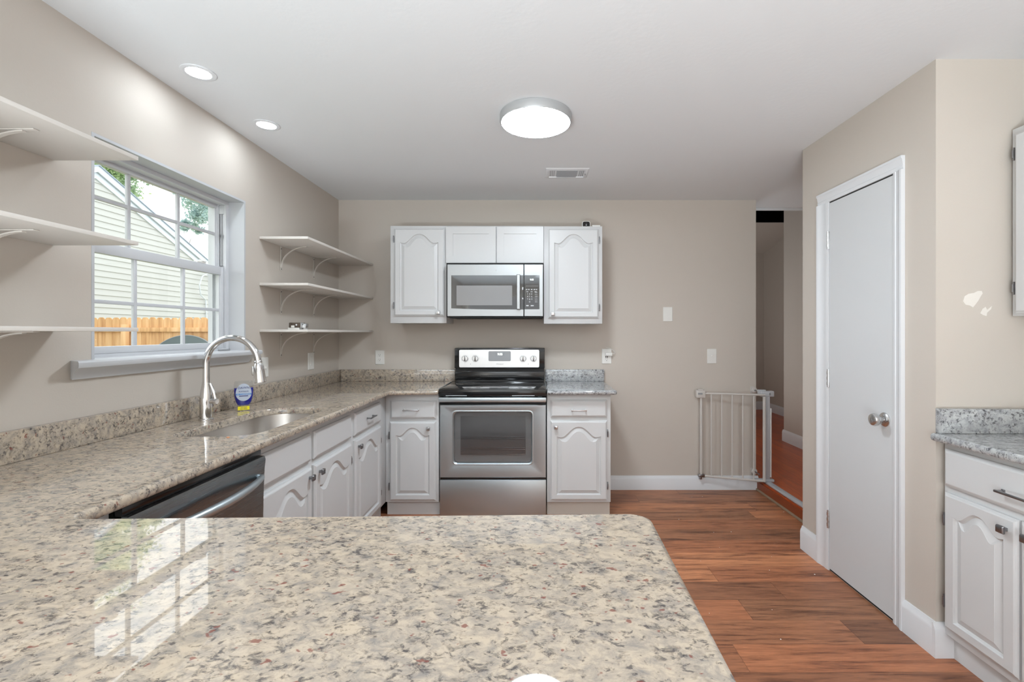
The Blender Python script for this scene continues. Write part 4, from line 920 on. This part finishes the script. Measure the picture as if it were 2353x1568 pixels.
# fence
M_wood = plank_mat('cedar_pickets', [rgb(214, 168, 118), rgb(226, 182, 132), rgb(206, 156, 106), rgb(222, 176, 130)], 0.144, 3.0, 0.8, along='X', streak=0.4)
def wood2():
    m = bpy.data.materials.new('cedar_wood'); m.use_nodes = True; nt = m.node_tree; b = nt.nodes['Principled BSDF']; b.inputs['Roughness'].default_value = 0.8
    tc = N(nt, 'ShaderNodeTexCoord'); mp = N(nt, 'ShaderNodeMapping'); mp.inputs['Scale'].default_value = (7.1, 3, 0.6); nt.links.new(tc.outputs['Object'], mp.inputs[0])
    n = N(nt, 'ShaderNodeTexNoise'); n.inputs['Scale'].default_value = 1.6; n.inputs['Detail'].default_value = 6; nt.links.new(mp.outputs[0], n.inputs['Vector'])
    r = ramp(nt, [(0.3, rgb(192, 142, 96)), (0.5, rgb(222, 176, 126)), (0.7, rgb(232, 192, 146))]); nt.links.new(n.outputs['Fac'], r.inputs[0]); nt.links.new(r.outputs[0], b.inputs['Base Color'])
    return m
M_wood = wood2()
FYp = 9.0; zft = PZ(730, FYp)
fe = thing('wooden_fence', 'new cedar privacy fence with dog ear pickets outside the window', 'fence', (-6.5, FYp, ZG))
pk = MB(); x = -9.12; i = 0
while x < -3.0:
    w = 0.138; dz = random.uniform(-0.006, 0.006); t_ = random.uniform(-0.003, 0.003)
    poly = [(x, ZG+0.03), (x+w, ZG+0.03), (x+w, zft-0.045+dz), (x+w-0.018, zft-0.012+dz), (x+w-0.040, zft+dz), (x+0.040, zft+dz), (x+0.018, zft-0.012+dz), (x, zft-0.045+dz)]
    pk.loft([at_w(poly, -0.008), at_w(poly, 0.008+t_)], F_back(FYp+0.01)); x += w+0.005; i += 1
P('picket_panel', pk, M_wood, fe)
for zz in (PZ(758, FYp), 0.35): P('rail', MB().box(-9.1, -3.0, FYp-0.045, FYp-0.004, zz-0.043, zz+0.043, None, 0.003), M_wood, fe)
for xx in (PX(297, FYp), PX(297, FYp)+2.4): P('post', MB().box(xx-0.045, xx+0.045, FYp-0.135, FYp-0.046, ZG, PZ(746, FYp), None, 0.004), M_wood, fe)
# round disc leaning on the fence
M_dk = mat('dark_speckled_disc', rgb(86, 98, 100), 0.35, bump=0.6, bscale=30)
dR = 0.76; dc = Vector((PX(421, 8.75), 8.72, ZG+dR*0.985)); ax = Vector((0, -1, 0.16)).normalized()
dsc = thing('round_disc', 'large dark round disc with a pale rim leaning against the wooden fence', 'disc', (dc.x, dc.y-0.1, ZG))
P('panel', MB().lathe([(dR-0.01, -0.012), (dR-0.01, 0.012)], dc, ax, 72), M_dk, dsc)
P('rim', MB().lathe([(dR-0.012, -0.016), (dR, -0.016), (dR, 0.016), (dR-0.012, 0.016)], dc, ax, 72, cap0=False, cap1=False), M_grey, dsc)

# trees
def leaf_mat(name, c1, c2):
    m = bpy.data.materials.new(name); m.use_nodes = True; nt = m.node_tree; b = nt.nodes['Principled BSDF']; out = nt.nodes['Material Output']
    oi = N(nt, 'ShaderNodeTexCoord'); n = N(nt, 'ShaderNodeTexNoise'); n.inputs['Scale'].default_value = 1.2; n.inputs['Detail'].default_value = 4; nt.links.new(oi.outputs['Object'], n.inputs['Vector'])
    r = ramp(nt, [(0.35, c1), (0.65, c2)]); nt.links.new(n.outputs['Fac'], r.inputs[0]); nt.links.new(r.outputs[0], b.inputs['Base Color']); b.inputs['Roughness'].default_value = 0.6
    tr = N(nt, 'ShaderNodeBsdfTranslucent'); nt.links.new(r.outputs[0], tr.inputs[0]); mx = N(nt, 'ShaderNodeMixShader'); mx.inputs[0].default_value = 0.5
    nt.links.new(b.outputs[0], mx.inputs[1]); nt.links.new(tr.outputs[0], mx.inputs[2]); nt.links.new(mx.outputs[0], out.inputs[0]); return m
M_lf1 = leaf_mat('green_leaves', rgb(205, 220, 160), rgb(185, 208, 185)); M_lf2 = leaf_mat('blue_green_leaves', rgb(182, 206, 210), rgb(198, 214, 198)); M_bark = mat('bark', rgb(120, 108, 96), 0.9, bump=1)
def tree(loc, blobs, n, m, label, rnd, size=0.11):
    R = random.Random(rnd); t = thing('leafy_tree', label, 'tree', loc)
    mb = MB()
    for (c, r, k) in blobs:
        cc = []
        for j in range(max(4, int(k*14))):
            d = Vector((R.gauss(0, 1), R.gauss(0, 1), R.gauss(0, 1))).normalized()*r*R.random()**0.5; cc.append(Vector(c)+d)
        for j in range(int(n*k)):
            p = R.choice(cc)+Vector((R.gauss(0, 1), R.gauss(0, 1), R.gauss(0, 1)))*r*0.16
            a = Vector((R.gauss(0, 1), R.gauss(0, 1), R.gauss(0, 1))).normalized(); b_ = a.cross(Vector((R.gauss(0, 1), R.gauss(0, 1), R.gauss(0, 1)))).normalized(); s = size*R.uniform(0.6, 1.2)
            mb.add([tuple(p-a*s), tuple(p+b_*s*0.5), tuple(p+a*s), tuple(p-b_*s*0.5)], [(0, 1, 2, 3)])
    P('foliage', mb, m, t, smooth=False, recalc=False)
    tk = MB(); base = Vector(loc)
    for (c, r, k) in blobs[:2]:
        c = Vector(c); mid = base.lerp(c, 0.55)+Vector((0, 0, 0.4)); tk.tube([tuple(base), tuple(base.lerp(mid, 0.6)), tuple(mid), tuple(mid.lerp(c, 0.45))], [0.12, 0.08, 0.03, 0.008], 8)
    P('trunk', tk, M_bark, t)
def AT(x, y, Y): return (PX(x, Y), Y, PZ(y, Y))
T1, T2 = 17.0, 19.0
a = AT(60, 420, T1)
tree((a[0], T1+1.5, ZG), [(AT(236, 400, T1), 1.0, 1.4), (AT(272, 418, T1), 0.85, 0.9), (AT(215, 330, T1), 1.5, 1.2), (AT(150, 250, T1), 2.2, 1.6), (AT(330, 395, T1), 0.55, 0.6), (AT(300, 380, T1), 0.6, 0.5), (AT(250, 300, T1), 1.0, 0.4), (AT(190, 180, T1), 1.5, 0.5)], 4200, M_lf1, 'green leafy tree rising behind the ridge of the neighbouring house', 3, 0.062)
tree((PX(350, T2), T2, ZG), [(AT(468, 465, T2), 0.9, 1.1), (AT(438, 512, T2), 0.45, 0.4), (AT(492, 495, T2), 0.8, 0.7), (AT(500, 430, T2), 0.8, 0.5), (AT(560, 480, T2), 1.3, 0.9)], 4000, M_lf2, 'pale blue green tree beyond the low end of the neighbouring gable', 5, 0.065)
